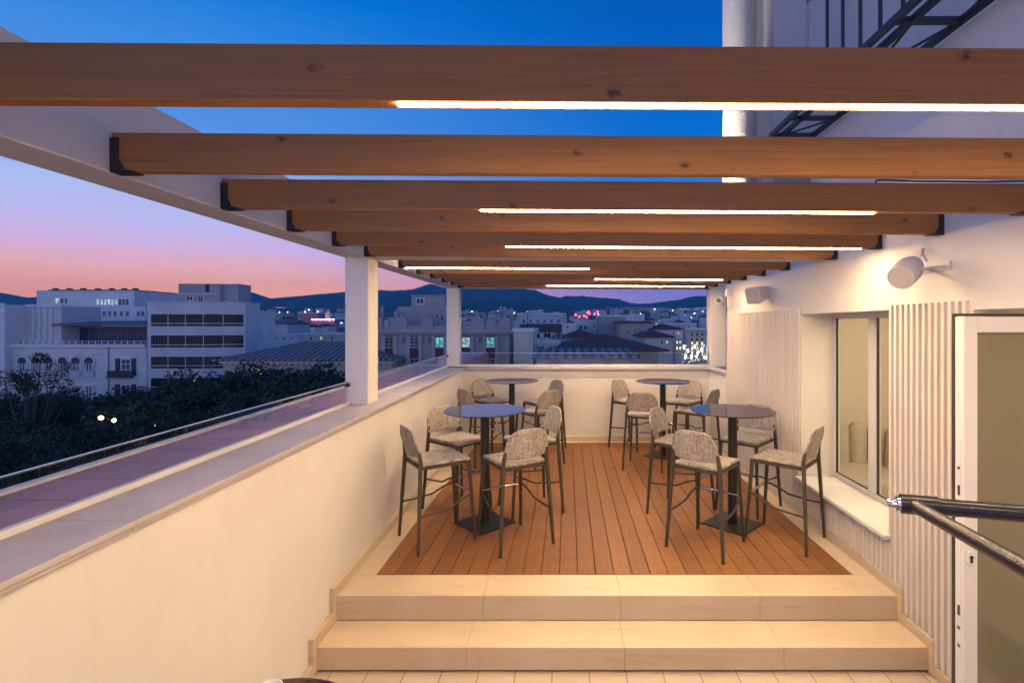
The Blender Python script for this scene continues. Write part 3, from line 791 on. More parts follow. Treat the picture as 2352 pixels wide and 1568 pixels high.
ST = [(-1.17,4.63,35,'grey woven bar stool against the left parapet at the near left table'),
      (-.49,4.60,123.5,'grey woven bar stool with its back to the camera at the near left table'),
      (-1.15,5.40,-40,'grey woven bar stool behind and left of the near left table facing the camera'),
      (-.40,5.38,205,'grey woven bar stool right behind the near left table, beside the deck middle'),
      (-1.20,8.18,-42,'grey woven bar stool in the far left corner of the deck by the parapets'),
      (-1.22,7.26,42,'grey woven bar stool half hidden at the left parapet side of the far left table'),
      (-.40,8.05,215,'grey woven bar stool right behind the far left table, close to the far parapet'),
      (-.42,7.17,132,'grey woven bar stool with its back to the camera at the far left table'),
      (1.185,5.29,-35,'grey woven bar stool left of the near right table, beside the middle of the deck'),
      (1.23,4.495,50,'grey woven bar stool nearest the camera at the near right table, back turned to it'),
      (1.955,4.63,138.5,'grey woven bar stool beside the window sill at the near right table'),
      (1.90,5.43,228,'grey woven bar stool mostly hidden behind the near right table, by the slat wall'),
      (1.03,8.10,-45,'grey woven bar stool left behind the far right table, close to the far parapet'),
      (1.045,6.98,76,'grey woven bar stool with its back to the camera at the far right table'),
      (1.81,8.05,232,'grey woven bar stool right behind the far right table, close to the far parapet'),
      (1.79,7.20,140,'grey woven bar stool on the slat wall side in front of the far right table')]
s0 = None
for x, y, a, lb in ST:
    if s0 is None: s0 = make_stool(lb, (x, y, 0), R(a-90))
    else: copy_thing(s0, (x, y, 0), R(a-90), lb)

# low table at the bottom edge
tc_ = (-1.135, 1.80, FLOOR)
lt = thing('low_table', 'low round dark table cut by the bottom edge on the lower terrace', 'table', tc_)
mb = MB(); mb.lathe([(0,.738),(.385,.738),(.400,.745),(.400,.749),(.398,.7495),(.394,.750),(.385,.750),(0,.750)], tc_, 64); mb.build('table_top', M['table_top'], lt)
mb = MB(); mb.lathe([(.04,.02),(.04,.737)], tc_, 24); mb.build('column', M['table_metal'], lt)
mb = MB(); mb.lathe([(0,.019),(.22,.014),(.225,.001)], tc_, 40); mb.build('base', M['table_metal'], lt)
dc = at(617, 1575, 2.09); dc.z = FLOOR + .7505
mb = MB(); mb.lathe([(0,.006),(.034,.006),(.04,.02),(.044,.034),(.050,.036),(.053,.030),(.048,.012),(.040,.0005),(0,.0005)], dc, 32); tag(mb.build('bowl', M['ceramic']), 'small white bowl on the low table at the bottom edge', 'bowl')

# ================================================================== THE CITY
STREET = -19.0
def gz(Y): return STREET if Y < 220 else STREET + 46*((Y-220)/900)**1.15
mb = MB()
rows = [-60, 20, 120, 220, 300, 400, 520, 660, 820, 1000, 1250]
xs = [-2600 + 200*i for i in range(27)]
vs = [(x*(1 if y > 200 else 1), y, gz(y) + (0 if y < 250 else rnd.uniform(-2,2))) for y in rows for x in xs]
fs = [(j*len(xs)+i, j*len(xs)+i+1, (j+1)*len(xs)+i+1, (j+1)*len(xs)+i) for j in range(len(rows)-1) for i in range(len(xs)-1)]
mb.add(vs, fs); structure(mb.build('ground', M['ground']))
mb = MB(); mb.box(-90, -4, 40, 62, STREET-.2, STREET+.004); structure(mb.build('avenue', M['asphalt']))
mb = MB(); mb.box(-90, -4, 62.002, 76, STREET-.2, STREET+.13); structure(mb.build('pavement', M['pavement']))

# hills
ridge = [(-700,640),(-400,655),(-200,668),(0,671),(32,681),(84,685),(180,676),(308,672.6),(352,674),(411,678),(470,672),(541,670),(577,671),(605,683),(647,692),(686,681),(730,676),(788,670),(866,665.4),(899,667),(953,665),(970,658),(988,651),(1005,655),(1023,660),(1063,662),(1110,663),(1204,663),(1218,666),(1227,664),(1241,671),(1265,679),(1285,684),(1304,679),(1323,681),(1335,679),(1388,684),(1420,687),(1450,696.5),(1484,697),(1532,692),(1560,688.5),(1592,679),(1632,680),(1700,668),(1850,660),(2100,650),(2500,640),(3000,640)]
ridge2 = [(-700,690),(-100,700),(100,706),(330,690),(500,697),(650,708),(760,697),(840,702),(930,690),(1000,681),(1080,690),(1200,688),(1300,702),(1400,707),(1500,716),(1640,708),(1800,700),(3000,690)]
def interp(tab, x):
    for (a, b_), (c_, d_) in zip(tab[:-1], tab[1:]):
        if a <= x <= c_: return b_ + (d_-b_)*(x-a)/(c_-a)
    return tab[-1][1]
def hills(name, tab, Yr, Yb, seed, amp):
    r = random.Random(seed); mb = MB()
    pxs = [-380 + 12*i for i in range(268)]
    T = [0, .12, .25, .38, .5, .62, .74, .85, .93, 1, 1.15, 1.4]
    vs = []
    ph = [r.uniform(0, 6.28) for _ in range(8)]
    for t in T:
        for px in pxs:
            Y = Yb + (Yr - Yb)*t
            zr = az(interp(tab, px) + .7*math.sin(px*.21+ph[0]) + .5*math.sin(px*.47+ph[1]), Yr)
            z0 = gz(Yb) - 6
            tt = min(t, 1)
            f = tt**1.25 + amp*math.sin(tt*math.pi)*(math.sin(px*.031+ph[2]+tt*2)+.6*math.sin(px*.073+ph[3]-tt*4)+.4*math.sin(px*.15+ph[4]))
            z = z0 + (zr - z0)*f if t <= 1 else zr - (t-1)*150
            vs.append((ax(px, Yr), Y, z))
    n = len(pxs)
    fs = [(j*n+i, j*n+i+1, (j+1)*n+i+1, (j+1)*n+i) for j in range(len(T)-1) for i in range(n-1)]
    mb.add(vs, fs, True)
    structure(mb.build(name, M['hill']))
hills('far_hills', ridge, 3000, 1900, 3, .05)
hills('near_hills', ridge2, 1900, 1150, 5, .07)

# ---- helpers for buildings
def bwin(parent, x0, x1, y0, y1, Y, pmat, fmat=None, bars=(1, 0), proud=.06, arch=False, w=None):
    """a window on a facade that faces us at depth Y, given by its corners in the photo"""
    X0, X1, Z1, Z0 = ax(x0, Y), ax(x1, Y), az(y0, Y), az(y1, Y)
    t = w or .11*(X1-X0)
    f = MB(); fm = fmat or M['trim']
    y_ = Y - proud
    f.box(X0, X1, y_, Y-.003, Z0, Z0+t); 
    if not arch: f.box(X0, X1, y_, Y-.003, Z1-t, Z1)
    f.box(X0, X0+t, y_+.002, Y-.003, Z0+t, Z1-(0 if arch else t)); f.box(X1-t, X1, y_+.002, Y-.003, Z0+t, Z1-(0 if arch else t))
    for k in range(bars[0]):
        xm = X0 + (X1-X0)*(k+1)/(bars[0]+1); f.box(xm-t*.3, xm+t*.3, y_+.01, Y-.003, Z0+t, Z1-t)
    for k in range(bars[1]):
        zm = Z0 + (Z1-Z0)*(k+1)/(bars[1]+1); f.box(X0+t, X1-t, y_+.012, Y-.003, zm-t*.3, zm+t*.3)
    p = MB()
    if arch:
        cx, rr = (X0+X1)/2, (X1-X0)/2
        pl = [(X0, Z0), (X1, Z0)] + [(cx+rr*math.cos(w_), Z1+rr*math.sin(w_)) for w_ in [math.pi*k/12 for k in range(13)]]
        p.prism([(a-(a-cx)*.08, b_) for a, b_ in pl], lambda u, v: (u, Y-.02, v), lambda u, v: (u, Y-.001, v))
        ring = [(cx+rr*1.12*math.cos(w_), Z1+rr*1.12*math.sin(w_)) for w_ in [math.pi*k/12 for k in range(13)]] + [(cx+rr*.86*math.cos(w_), Z1+rr*.86*math.sin(w_)) for w_ in [math.pi*(12-k)/12 for k in range(13)]]
        for k in range(12):
            q = [ring[k], ring[k+1], ring[24-k], ring[25-k]]
            f.prism(q, lambda u, v: (u, y_, v), lambda u, v: (u, Y-.003, v))
    else: p.box(X0+t*.6, X1-t*.6, Y-.03, Y-.001, Z0+t*.6, Z1-t*.6)
    wo = f.build('window', fm, parent); p.build('pane', pmat, wo)
    return wo
def house(name, label, x0, x1, ytop, Y, depth, wmat, roof=None, rh=0, rmat=None, windows=(), cat='house', group=None, over=.4, lit=None, cornice=True, aerial=None):
    """house facing us: photo columns x0..x1 at depth Y, top of its walls at photo row ytop"""
    X0, X1, zt = ax(x0, Y), ax(x1, Y), az(ytop, Y)
    zg = gz(Y) - .5
    h = thing(name, label, cat, ((X0+X1)/2, Y+depth/2, zg), group)
    mb = MB(); mb.box(X0, X1, Y, Y+depth, zg, zt); mb.build('wall', wmat, h)
    if roof is None:
        mb = MB(); e = .14
        mb.box(X0-e, X1+e, Y-e, Y+.18, zt+.001, zt+.42); mb.box(X0-e, X0+.18, Y+.181, Y+depth+e, zt+.001, zt+.42); mb.box(X1-.18, X1+e, Y+.181, Y+depth+e, zt+.001, zt+.42); mb.box(X0+.181, X1-.181, Y+depth-.18, Y+depth+e, zt+.001, zt+.42)
        mb.build('roof_parapet', M['trim'] if cornice else wmat, h)
    else:
        o = over; zr = zt + rh; mb = MB(); a0, a1, b0, b1 = X0-o, X1+o, Y-o, Y+depth+o; z0 = zt+.001
        if roof == 'hip':
            d = min((b1-b0)/2, (a1-a0)/2); m_ = (b0+b1)/2
            vs = [(a0,b0,z0),(a1,b0,z0),(a1,b1,z0),(a0,b1,z0),(a0+d,m_,zr),(a1-d,m_,zr),(a0,b0,z0+.18),(a1,b0,z0+.18),(a1,b1,z0+.18),(a0,b1,z0+.18)]
            fs = [(0,3,2,1),(0,1,7,6),(1,2,8,7),(2,3,9,8),(3,0,6,9),(6,7,5,4),(7,8,5),(8,9,4,5),(9,6,4)]
        elif roof == 'gable':   # ridge along x
            m_ = (b0+b1)/2
            vs = [(a0,b0,z0),(a1,b0,z0),(a1,b1,z0),(a0,b1,z0),(a0,m_,zr),(a1,m_,zr),(a0,b0,z0+.18),(a1,b0,z0+.18),(a1,b1,z0+.18),(a0,b1,z0+.18)]
            fs = [(0,3,2,1),(0,1,7,6),(2,3,9,8),(6,7,5,4),(8,9,4,5),(1,2,8,5,7),(3,0,6,4,9)]
        elif roof == 'front':   # gable towards us
            m_ = (a0+a1)/2
            vs = [(a0,b0,z0),(a1,b0,z0),(a1,b1,z0),(a0,b1,z0),(m_,b0,zr),(m_,b1,zr)]
            fs = [(0,3,2,1),(0,1,4),(2,3,5),(1,2,5,4),(3,0,4,5)]
        elif roof == 'shed':
            vs = [(a0,b0,z0),(a1,b0,z0),(a1,b1,z0),(a0,b1,z0),(a0,b0,z0+.15),(a1,b0,z0+.15),(a1,b1,zr),(a0,b1,zr)]
            fs = [(0,3,2,1),(4,5,6,7),(0,1,5,4),(1,2,6,5),(2,3,7,6),(3,0,4,7)]
        mb.add(vs, fs); mb.build('roof', rmat or M['tile_red'], h)
    if aerial:
        mb = MB(); xa = X0 + (X1-X0)*aerial; ya = Y + depth*.4; za = zt + (rh if roof else .4) - .1
        mb.tube([(xa,ya,za), (xa,ya,za+2.6)], .035, 6)
        for q, hw in ((2.5,.5), (2.2,.65), (1.9,.4)): mb.tube([(xa-hw,ya,za+q), (xa+hw,ya,za+q)], .025, 5)
        mb.build('aerial', M['far_iron'], h)
    for w in windows:
        bwin(h, w[0], w[1], w[2], w[3], Y, w[4] if len(w) > 4 else M['pane_dark'])
    return h

# ---- A: white mansion with arches
YA = 80
hA = thing('mansion', 'ornate white mansion with a row of arched windows behind the trees at left', 'building', (ax(160, YA), YA+8, STREET))
mb = MB(); mb.box(ax(-160,YA), ax(337,YA), YA, YA+20, STREET, az(794,YA)); mb.build('wall', M['wall_white'], hA)
mb = MB(); mb.box(ax(20,YA), ax(337,YA), YA-.45, YA-.002, az(797,YA), az(790,YA)); mb.box(ax(20,YA), ax(232,YA), YA-.2, YA-.002, az(871,YA), az(867,YA)); mb.box(ax(20,YA), ax(232,YA), YA-.16, YA-.002, az(813,YA), az(810,YA)); mb.build('cornice', M['trim'], hA)
mb = MB(); mb.box(ax(-160,YA), ax(30,YA), YA-1.2, YA+7, STREET, az(700,YA)); mb.build('side_block', M['wall_white'], hA)
mb = MB(); mb.box(ax(30.5,YA), ax(112,YA), YA+2, YA+9, az(794,YA)+.01, az(701,YA)); mb.build('upper_block', M['wall_pale'], hA)
mb = MB(); mb.box(ax(-160,YA), ax(34,YA), YA-1.5, YA-1.202, az(722,YA), az(717,YA)); mb.box(ax(-160,YA), ax(34,YA), YA-1.5, YA-1.202, az(703,YA), az(697,YA)); mb.box(ax(30,YA), ax(116,YA), YA+1.7, YA+1.998, az(704,YA), az(698,YA)); mb.build('cornice', M['trim'], hA)
for x0 in (46, 60, 74, 88):
    mb = MB(); mb.box(ax(x0,YA), ax(x0+4,YA), YA+1.8, YA+1.997, az(785,YA), az(706,YA)); mb.build('pilaster', M['trim'], hA)
mb = MB(); mb.box(ax(112.5,YA), ax(333,YA), YA+5, YA+12, az(794,YA)+.01, az(748,YA)); mb.build('penthouse', M['wall_grey'], hA)
for x0 in range(118, 330, 22):
    bwin(hA, x0, x0+20, 752, 789, YA+5, M['pane_blue'], M['dark_wood'], (1,0), .05, w=.15)
mb = MB(); mb.hexa([(ax(92,YA),YA+1.5,az(747,YA)),(ax(335,YA),YA+1.5,az(747,YA)),(ax(335,YA),YA+12,az(747,YA)),(ax(92,YA),YA+12,az(747,YA)),(ax(97,YA),YA+1.8,az(743,YA)),(ax(335,YA),YA+1.8,az(743,YA)),(ax(335,YA),YA+11,az(735,YA)),(ax(110,YA),YA+11,az(735,YA))]); mb.build('roof', M['roof_flat'], hA)
mb = MB()
for z_ in (783, 786.5): mb.tube([(ax(34,YA), YA+.2, az(z_,YA)), (ax(336,YA), YA+.2, az(z_,YA))], .035, 6)
for x0 in range(36, 336, 15): mb.tube([(ax(x0,YA), YA+.2, az(790,YA)), (ax(x0,YA), YA+.2, az(783,YA))], .03, 6)
mb.build('roof_railing', M['chrome'], hA)
for xc in (22, 53, 84, 114, 146, 176, 206):
    bwin(hA, xc-13, xc+13, 831, 866, YA, M['pane_blue'], M['trim'], (3,0), .22, True, .2)
    mb = MB(); mb.box(ax(xc-12,YA), ax(xc+12,YA), YA-.35, YA-.23, az(866,YA), az(851,YA)); mb.build('balcony', M['wall_blue'], hA)
    bwin(hA, xc-12, xc+12, 884, 930, YA, M['pane_blue'], M['trim'], (3,0), .2, False, .2)
for y0, y1 in ((823, 862), (882, 920)):
    bwin(hA, 278, 302, y0, y1, YA, M['pane_blue'], M['trim'], (1,2), .1)
    for xs_ in (266, 303):
        mb = MB(); mb.box(ax(xs_,YA), ax(xs_+10,YA), YA-.12, YA-.002, az(y1,YA), az(y0,YA)); mb.build('shutter', M['dark_wood'], hA)
    mb = MB(); mb.box(ax(256,YA), ax(310,YA), YA-1.0, YA-.13, az(y1+4,YA), az(y1+1,YA)); mb.box(ax(258,YA), ax(308,YA), YA-.95, YA-.9, az(y1,YA), az(y1-12,YA)); mb.build('balcony', M['far_iron'], hA)
mb = MB(); mb.tube([(ax(250,YA),YA-.1,STREET), (ax(250,YA),YA-.1,az(797,YA))], .08, 6); mb.build('downpipe', M['wall_grey'], hA)

# ---- B: round cornered office block
YB = 78
hB = thing('office_block', 'pale office block with a curved corner and rows of dark ribbon windows', 'building', (ax(450,YB), YB+5, STREET))
X0, X1, Rr = ax(339,YB), ax(445,YB), 10.0
def pathB(s):
    L1 = X1 - X0
    if s <= L1: return Vector((X0+s, YB, 0)), Vector((0,-1,0))
    th = (s-L1)/Rr; return Vector((X1+Rr*math.sin(th), YB+Rr-Rr*math.cos(th), 0)), Vector((math.sin(th), -math.cos(th), 0))
LB = (X1-X0) + Rr*R(40)
def ringB(off, n=30):
    o = []
    for k in range(n+1):
        p, nn = pathB(LB*k/n); o.append(((p+nn*off).x, (p+nn*off).y))
    e = o[-1]
    return o + [(e[0]+.3, YB+5.6), (X0-off*0, YB+5.6)]
mb = MB(); pl = ringB(0); mb.prism(pl, lambda x, y: (x, y, STREET), lambda x, y: (x, y, az(696,YB))); mb.build('wall', M['wall_pale'], hB)
mb = MB(); mb.prism(ringB(.12), lambda x, y: (x, y, az(696,YB)+.002), lambda x, y: (x, y, az(692.5,YB))); mb.build('roof_parapet', M['wall_pale'], hB)
rowsB = [(721.5,749), (770,798), (819,846), (868,895), (917,944)]
nW = 15
for ri, (ya, yb) in enumerate(rowsB):
    za, zb_ = az(ya,YB), az(yb,YB)
    for k in range(nW):
        s0_, s1_ = .5 + (LB-.8)*k/nW, .5 + (LB-.8)*(k+1)/nW
        p0, n0 = pathB(s0_); p1, n1 = pathB(s1_); nn = ((n0+n1)/2).normalized(); tt = (p1-p0).normalized()
        def P(u, off, z): q = p0 + (p1-p0)*u + nn*off; return (q.x, q.y, z)
        pm = MB(); pm.hexa([P(.0,.04,zb_),P(1,.04,zb_),P(1,-.02,zb_),P(0,-.02,zb_),P(0,.04,za),P(1,.04,za),P(1,-.02,za),P(0,-.02,za)])
        fm = MB(); fm.mi = 1
        def bar(u0, u1, a, b_): fm.hexa([P(u0,.10,a),P(u1,.10,a),P(u1,.041,a),P(u0,.041,a),P(u0,.10,b_),P(u1,.10,b_),P(u1,.041,b_),P(u0,.041,b_)])
        fm.mi = 0 if k % 3 == 0 else 1; bar(0,.075,zb_,za); fm.mi = 1; bar(.51,.535,zb_+.45,za); fm.mi = 0; bar(.075,1,zb_+.38,zb_+.48)
        lit = ri == 3 and k in (6, 7, 8)
        wo = fm.build('window', [M['trim'], M['dark_wood']], hB); pm.build('pane', M['pane_warm'] if (ri == 3 and k in (7,)) else M['pane_dark'], wo)
YP = 80
mb = MB(); mb.box(ax(410,YP), ax(505,YP), YP, YP+4, az(696,YP), az(651.5,YP)); mb.box(ax(505.1,YP), ax(540,YP), YP+.8, YP+4, az(694,YP), az(651,YP)); mb.build('penthouse', M['wall_grey'], hB)
bwin(hB, 427, 444, 679, 691, YP, M['pane_dark']); bwin(hB, 455, 468, 679, 696, YP, M['pane_blue'])
bwin(hB, 510, 523, 682, 689, YP+.8, M['pane_dark'])
mb = MB(); mb.box(ax(472,YP), ax(481,YP), YP-.03, YP-.002, az(671,YP), az(653,YP)); mb.build('vent', M['pane_dark'], hB)
mb = MB(); mb.box(ax(410,YP), ax(505,YP), YP-.25, YP-.002, az(677,YP), az(674,YP)); mb.build('ledge', M['wall_pale'], hB)
hB2 = house('house', 'plain white house attached to the right end of the curved office block', 561, 592, 720, 83.8, 5, M['wall_white'], windows=[(570,580,753,773)], cat='house')
# ---- C: blue-white block behind
YC = 110
hC = thing('apartment_building', 'tall plain white apartment building with chimneys behind the mansion', 'building', (ax(200,YC), YC+6, STREET))
mb = MB(); mb.box(ax(84,YC), ax(308,YC), YC, YC+14, STREET, az(667,YC)); mb.build('wall', M['wall_white'], hC)
mb = MB(); mb.box(ax(112,YC-5), ax(334,YC-5), YC-5, YC-.01, STREET, az(704,YC-5)); mb.build('front_block', M['wall_white'], hC)
mb = MB(); mb.box(ax(114,YC), ax(309,YC), YC-.3, YC+14.3, az(667,YC)+.001, az(665,YC)); mb.build('roof', M['roof_flat'], hC)
for xc in (118, 150, 182, 216, 248, 277, 303):
    mb = MB(); mb.box(ax(xc-3,YC), ax(xc+3,YC), YC+.5, YC+1.4, az(665,YC)+.002, az(661,YC)); mb.build('chimney', M['roof_flat'], hC)
for k in range(9): bwin(hC, 222+8.4*k, 229+8.4*k, 686, 701, YC, (M['pane_pale'] if k < 6 else M['pane_dark']), None, (1,0))
bwin(hC, 127, 137, 684, 697, YC, M['pane_pale']); bwin(hC, 139, 147, 685, 697, YC, M['pane_dark']); bwin(hC, 149, 155, 685, 697, YC, M['pane_dark'])
for xc in (130, 143, 153, 192, 203, 214, 228, 240, 252, 265, 279, 293, 318, 328): bwin(hC, xc-4, xc+4, 714, 727, YC-5, M['pane_blue'])
mb = MB()
for k in range(5): mb.box(ax(118+44*k,YC-8), ax(156+44*k,YC-8), YC-8, YC-7.8, az(734.5,YC-8), az(730,YC-8)); mb.box(ax(118+44*k,YC-8), ax(156+44*k,YC-8), YC-8, YC-7.8, az(729,YC-8), az(727.5,YC-8))
mb.box(ax(112,YC-8), ax(334,YC-8), YC-8, YC-5.01, STREET, az(735,YC-8)); mb.build('terrace_railing', M['trim'], hC)

# ---- D: low building with a tiled hip roof
YDb = 62
hD = house('tile_roof_house', 'low cream house with a grey tiled hip roof beyond the tree crowns', 515, 900, 828, YDb, 13, M['wall_cream'], 'hip', 2.15, M['tile_brown'], [(585,606,845,862,M['pane_yellow']), (640,660,845,862), (700,720,845,862), (750,770,845,862)], over=.9)
mb = MB(); mb.box(ax(509,YDb), ax(906,YDb), YDb-.5, YDb-.002, az(834,YDb), az(829,YDb)); mb.build('cornice', M['trim'], hD)
for k in range(28): 
    mb = MB(); x = ax(518+13.5*k,YDb); mb.box(x, x+.22, YDb-.4, YDb-.002, az(838,YDb), az(834.5,YDb)); mb.build('corbel', M['trim'], hD)

# ---- E: building with red panels and crested roofline
YE = 65
hE = thing('ornate_building', 'ornate grey building with dark red window panels and a crested roofline between the pillars', 'building', (ax(1020,YE), YE+8, STREET))
mb = MB(); mb.box(ax(838,YE), ax(1172,YE), YE, YE+18, STREET, az(763,YE)); mb.build('wall', M['wall_stone'], hE)
mb = MB(); mb.box(ax(834,YE), ax(1178,YE), YE-.7, YE-.002, az(763.5,YE), az(757,YE)); mb.box(ax(836,YE), ax(1175,YE), YE-.4, YE-.003, az(767,YE), az(763.8,YE)); mb.build('cornice', M['wall_stone_trim'], hE)
mb = MB(); mb.box(ax(838,YE), ax(1172,YE), YE-.1, YE+.3, az(763,YE)+.002, az(748,YE)); mb.build('roof_parapet', M['wall_stone'], hE)
for xc, w_ in ((866,14),(922,14),(982,14),(1048,13),(1098,15),(1160,13)):
    mb = MB(); mb.box(ax(xc-w_,YE), ax(xc+w_,YE), YE-.25, YE+.5, az(757,YE), az(733,YE)); 
    mb.prism([(ax(xc-w_,YE),az(733,YE)+.001),(ax(xc+w_,YE),az(733,YE)+.001),(ax(xc+3,YE),az(727,YE)),(ax(xc,YE),az(717,YE)),(ax(xc-3,YE),az(727,YE))], lambda u, v: (u, YE-.1, v), lambda u, v: (u, YE+.4, v))
    mb.build('roof_crest', M['wall_stone'], hE)
for xc, yt in ((872,700),(908,706),(1092,716),(1110,718),(1149,702),(1157,702),(1173,706)):
    mb = MB(); mb.lathe([(.28,az(757,YE)),(.25,az(yt+14,YE)),(.34,az(yt+12,YE)),(.16,az(yt+8,YE)),(.24,az(yt+5,YE)),(.02,az(yt,YE))], (ax(xc,YE), YE+.9, 0), 10); mb.build('finial', M['wall_stone'], hE)
mb = MB(); mb.box(ax(915,YE+5), ax(1026,YE+5), YE+5, YE+11, az(763,YE), az(704,YE+5)); mb.build('penthouse', M['wall_stone'], hE)
mb = MB(); mb.box(ax(945,YE+6), ax(1022,YE+6), YE+6, YE+10, az(704,YE+5)+.002, az(679,YE+6)); mb.build('roof_tank_room', M['wall_stone'], hE)
mb = MB(); mb.box(ax(943,YE+6), ax(1025,YE+6), YE+5.8, YE+10.2, az(679,YE+6)+.002, az(677,YE+6)); mb.build('roof_slab', M['wall_grey'], hE)
bwin(hE, 955, 975, 684, 699, YE+6, M['pane_blue']); bwin(hE, 1000, 1008, 722, 731, YE+5, M['pane_dark']); bwin(hE, 1012, 1019, 722, 736, YE+5, M['pane_dark'])
pm_ = {894: M['pane_dark'], 952: M['pane_blue'], 1010: M['pane_cyan'], 1070: M['pane_pale'], 1127: M['pane_cyan'], 838: M['pane_dark']}
for xc in (894, 952, 1010, 1070, 1127):
    mb = MB(); mb.box(ax(xc-14,YE), ax(xc+14,YE), YE-.08, YE-.002, STREET, az(771,YE)); rp = mb.build('red_panel', M['wall_red'], hE)
    bwin(hE, xc-11, xc+11, 773, 799, YE-.085, pm_[xc], M['wall_stone_trim'], (1,2), .08)
    bwin(hE, xc-11, xc+11, 823, 847, YE-.085, M['pane_yellow'] if xc == 894 else M['pane_dark'], M['wall_stone_trim'], (1,2), .08)
for xc in (924, 982, 1040, 1098):
    for y0 in (775, 826):
        mb = MB(); mb.prism([(ax(xc-5,YE),az(y0,YE)),(ax(xc+5,YE),az(y0,YE)),(ax(xc+3,YE),az(y0+9,YE)),(ax(xc-3,YE),az(y0+9,YE))][::-1], lambda u, v: (u, YE-.6, v), lambda u, v: (u, YE-.002, v)); mb.build('wall_bracket', M['wall_grey'], hE)
for xc in (865, 881, 908, 938, 966, 996, 1024, 1055, 1085, 1113, 1142, 1166):
    mb = MB(); mb.box(ax(xc-4,YE), ax(xc+4,YE), YE-.2, YE-.0025, STREET, az(769,YE)); mb.build('pilaster', M['wall_stone_trim'], hE)

# ---- the roofs in the middle and right (each house a thing)
H = house
H('house', 'long pale blue-grey building with a row of small windows left of the red lights', 1188, 1300, 722, 150, 14, M['wall_blue'], windows=[(1200+16*k, 1206+16*k, 733, 741) for k in range(6)])
H('house', 'dark roof hut on top of the pale blue-grey building', 1214, 1240, 716, 158, 5, M['wall_grey'])
H('house', 'white house with a dark red tiled roof right of the ornate building', 1196, 1285, 762, 95, 9, M['wall_white'], 'gable', 1.5, M['tile_red'], [(1222,1242,764,778), (1248,1266,763,777)])
H('house', 'windowless cream house wall beside the ornate building', 1180, 1224, 762, 58, 8, M['wall_cream'], aerial=0.6)
H('house', 'white flat roofed house with one dark window above the tiled roofs', 1287, 1324, 746, 120, 9, M['wall_white'], windows=[(1302,1306,748,754)], aerial=0.3)
H('house', 'white house with a dark hip roof in front of the grey block', 1300, 1366, 774, 85, 9, M['wall_beige'], 'hip', 1.3, M['tile_red'], [(1312,1320,778,786), (1338,1346,778,786)], over=.7)
H('house', 'white terrace house with dark openings under the red lights', 1323, 1378, 738, 130, 10, M['wall_white'], windows=[(1330,1338,747,757), (1341,1349,747,757), (1362,1367,746,752)], aerial=0.7)
H('house', 'large plain grey house block in the middle of the roofs', 1376, 1436, 727, 122, 12, M['wall_grey'], windows=[(1408,1412,752,758), (1420,1424,752,758)], aerial=0.25)
H('house', 'wide beige house with a red roof edge right of the grey block', 1424, 1500, 742, 112, 11, M['wall_beige'], 'shed', .6, M['tile_red'], [(1440,1446,758,765), (1455,1461,758,765), (1468,1474,758,765)], aerial=0.6)
H('house', 'white cubic house standing highest among the far roofs', 1442, 1480, 724, 200, 10, M['wall_white'], windows=[(1448,1451,729,733), (1458,1461,729,733), (1468,1471,729,733)])
H('house', 'small house with a pale turquoise gable between dark roofs', 1264, 1303, 777, 74, 6, M['wall_blue'], 'front', 1.0, M['tile_brown'], [(1276,1282,781,787)], over=.15)
H('house', 'low white shed with a dark doorway under the turquoise gable', 1225, 1284, 790, 62, 6, M['wall_white'], windows=[(1230,1252,793,806), (1262,1270,795,803)])
H('house', 'long house under a broad dark red tiled roof in front of the city', 1290, 1512, 806, 55, 18, M['wall_beige'], 'hip', 1.75, M['tile_red'], [(1458,1472,812,826,M['pane_blue'])], over=1.0)
H('house', 'near house with a brown ridged tile roof just above the far parapet', 1232, 1450, 822, 42, 6, M['wall_beige'], 'shed', .55, M['tile_brown'], over=.4)
H('house', 'cream corner house with a dark roof on the left side of the lit street', 1482, 1545, 775, 82, 14, M['wall_cream'], 'hip', 1.2, M['tile_red'], [(1530,1535,782,789,M['pane_yellow']), (1518,1523,782,789)])
H('house', 'grey house with a low tiled roof behind the cream corner house', 1500, 1568, 757, 108, 14, M['wall_pale'], 'hip', 1.3, M['tile_red'], [(1545,1549,762,768), (1556,1560,762,768,M['pane_yellow'])])
H('house', 'long low pale house at the top of the lit street', 1525, 1600, 744, 170, 12, M['wall_pale'], windows=[(1535+11*k, 1539+11*k, 748, 753) for k in range(5)])
H('house', 'white house below the curved office block seen left of the near pillar', 620, 680, 770, 150, 10, M['wall_white'], windows=[(630,636,774,780), (650,656,774,780), (668,672,774,780)])
H('house', 'cream house with warm walls seen left of the near pillar', 700, 790, 768, 130, 10, M['wall_cream'], windows=[(712,718,773,781), (735,741,773,781,M['pane_yellow']), (760,766,773,781)])
H('house', 'long dark roofed warehouse left of the near pillar', 600, 660, 745, 230, 20, M['wall_blue'], 'gable', 2.2, M['roof_flat'])
# lit street front
YG = 140
hG = house('street_building', 'lit cream street building with rows of windows and bright shops at the far right', 1576, 1690, 756, YG, 14, M['wall_cream'], cat='building')
mb = MB(); mb.box(ax(1572,YG), ax(1692,YG), YG-.8, YG-.002, az(758,YG), az(755.5,YG)); mb.build('cornice', M['trim'], hG)
for ri, y0 in enumerate((764, 775.5, 784.5, 796, 806)):
    for k in range(9):
        x0 = 1587 + 11.6*k
        pm = M['pane_dark'] if ri < 2 else (M['pane_warm'] if (ri == 2 and k % 4 != 3) or (ri == 3 and k % 3) else M['pane_shop'] if ri == 4 or (ri == 3) else M['pane_dark'])
        bwin(hG, x0, x0+5, y0, y0+(8 if ri < 4 else 11), YG, pm, M['trim'], (0,0), .1)
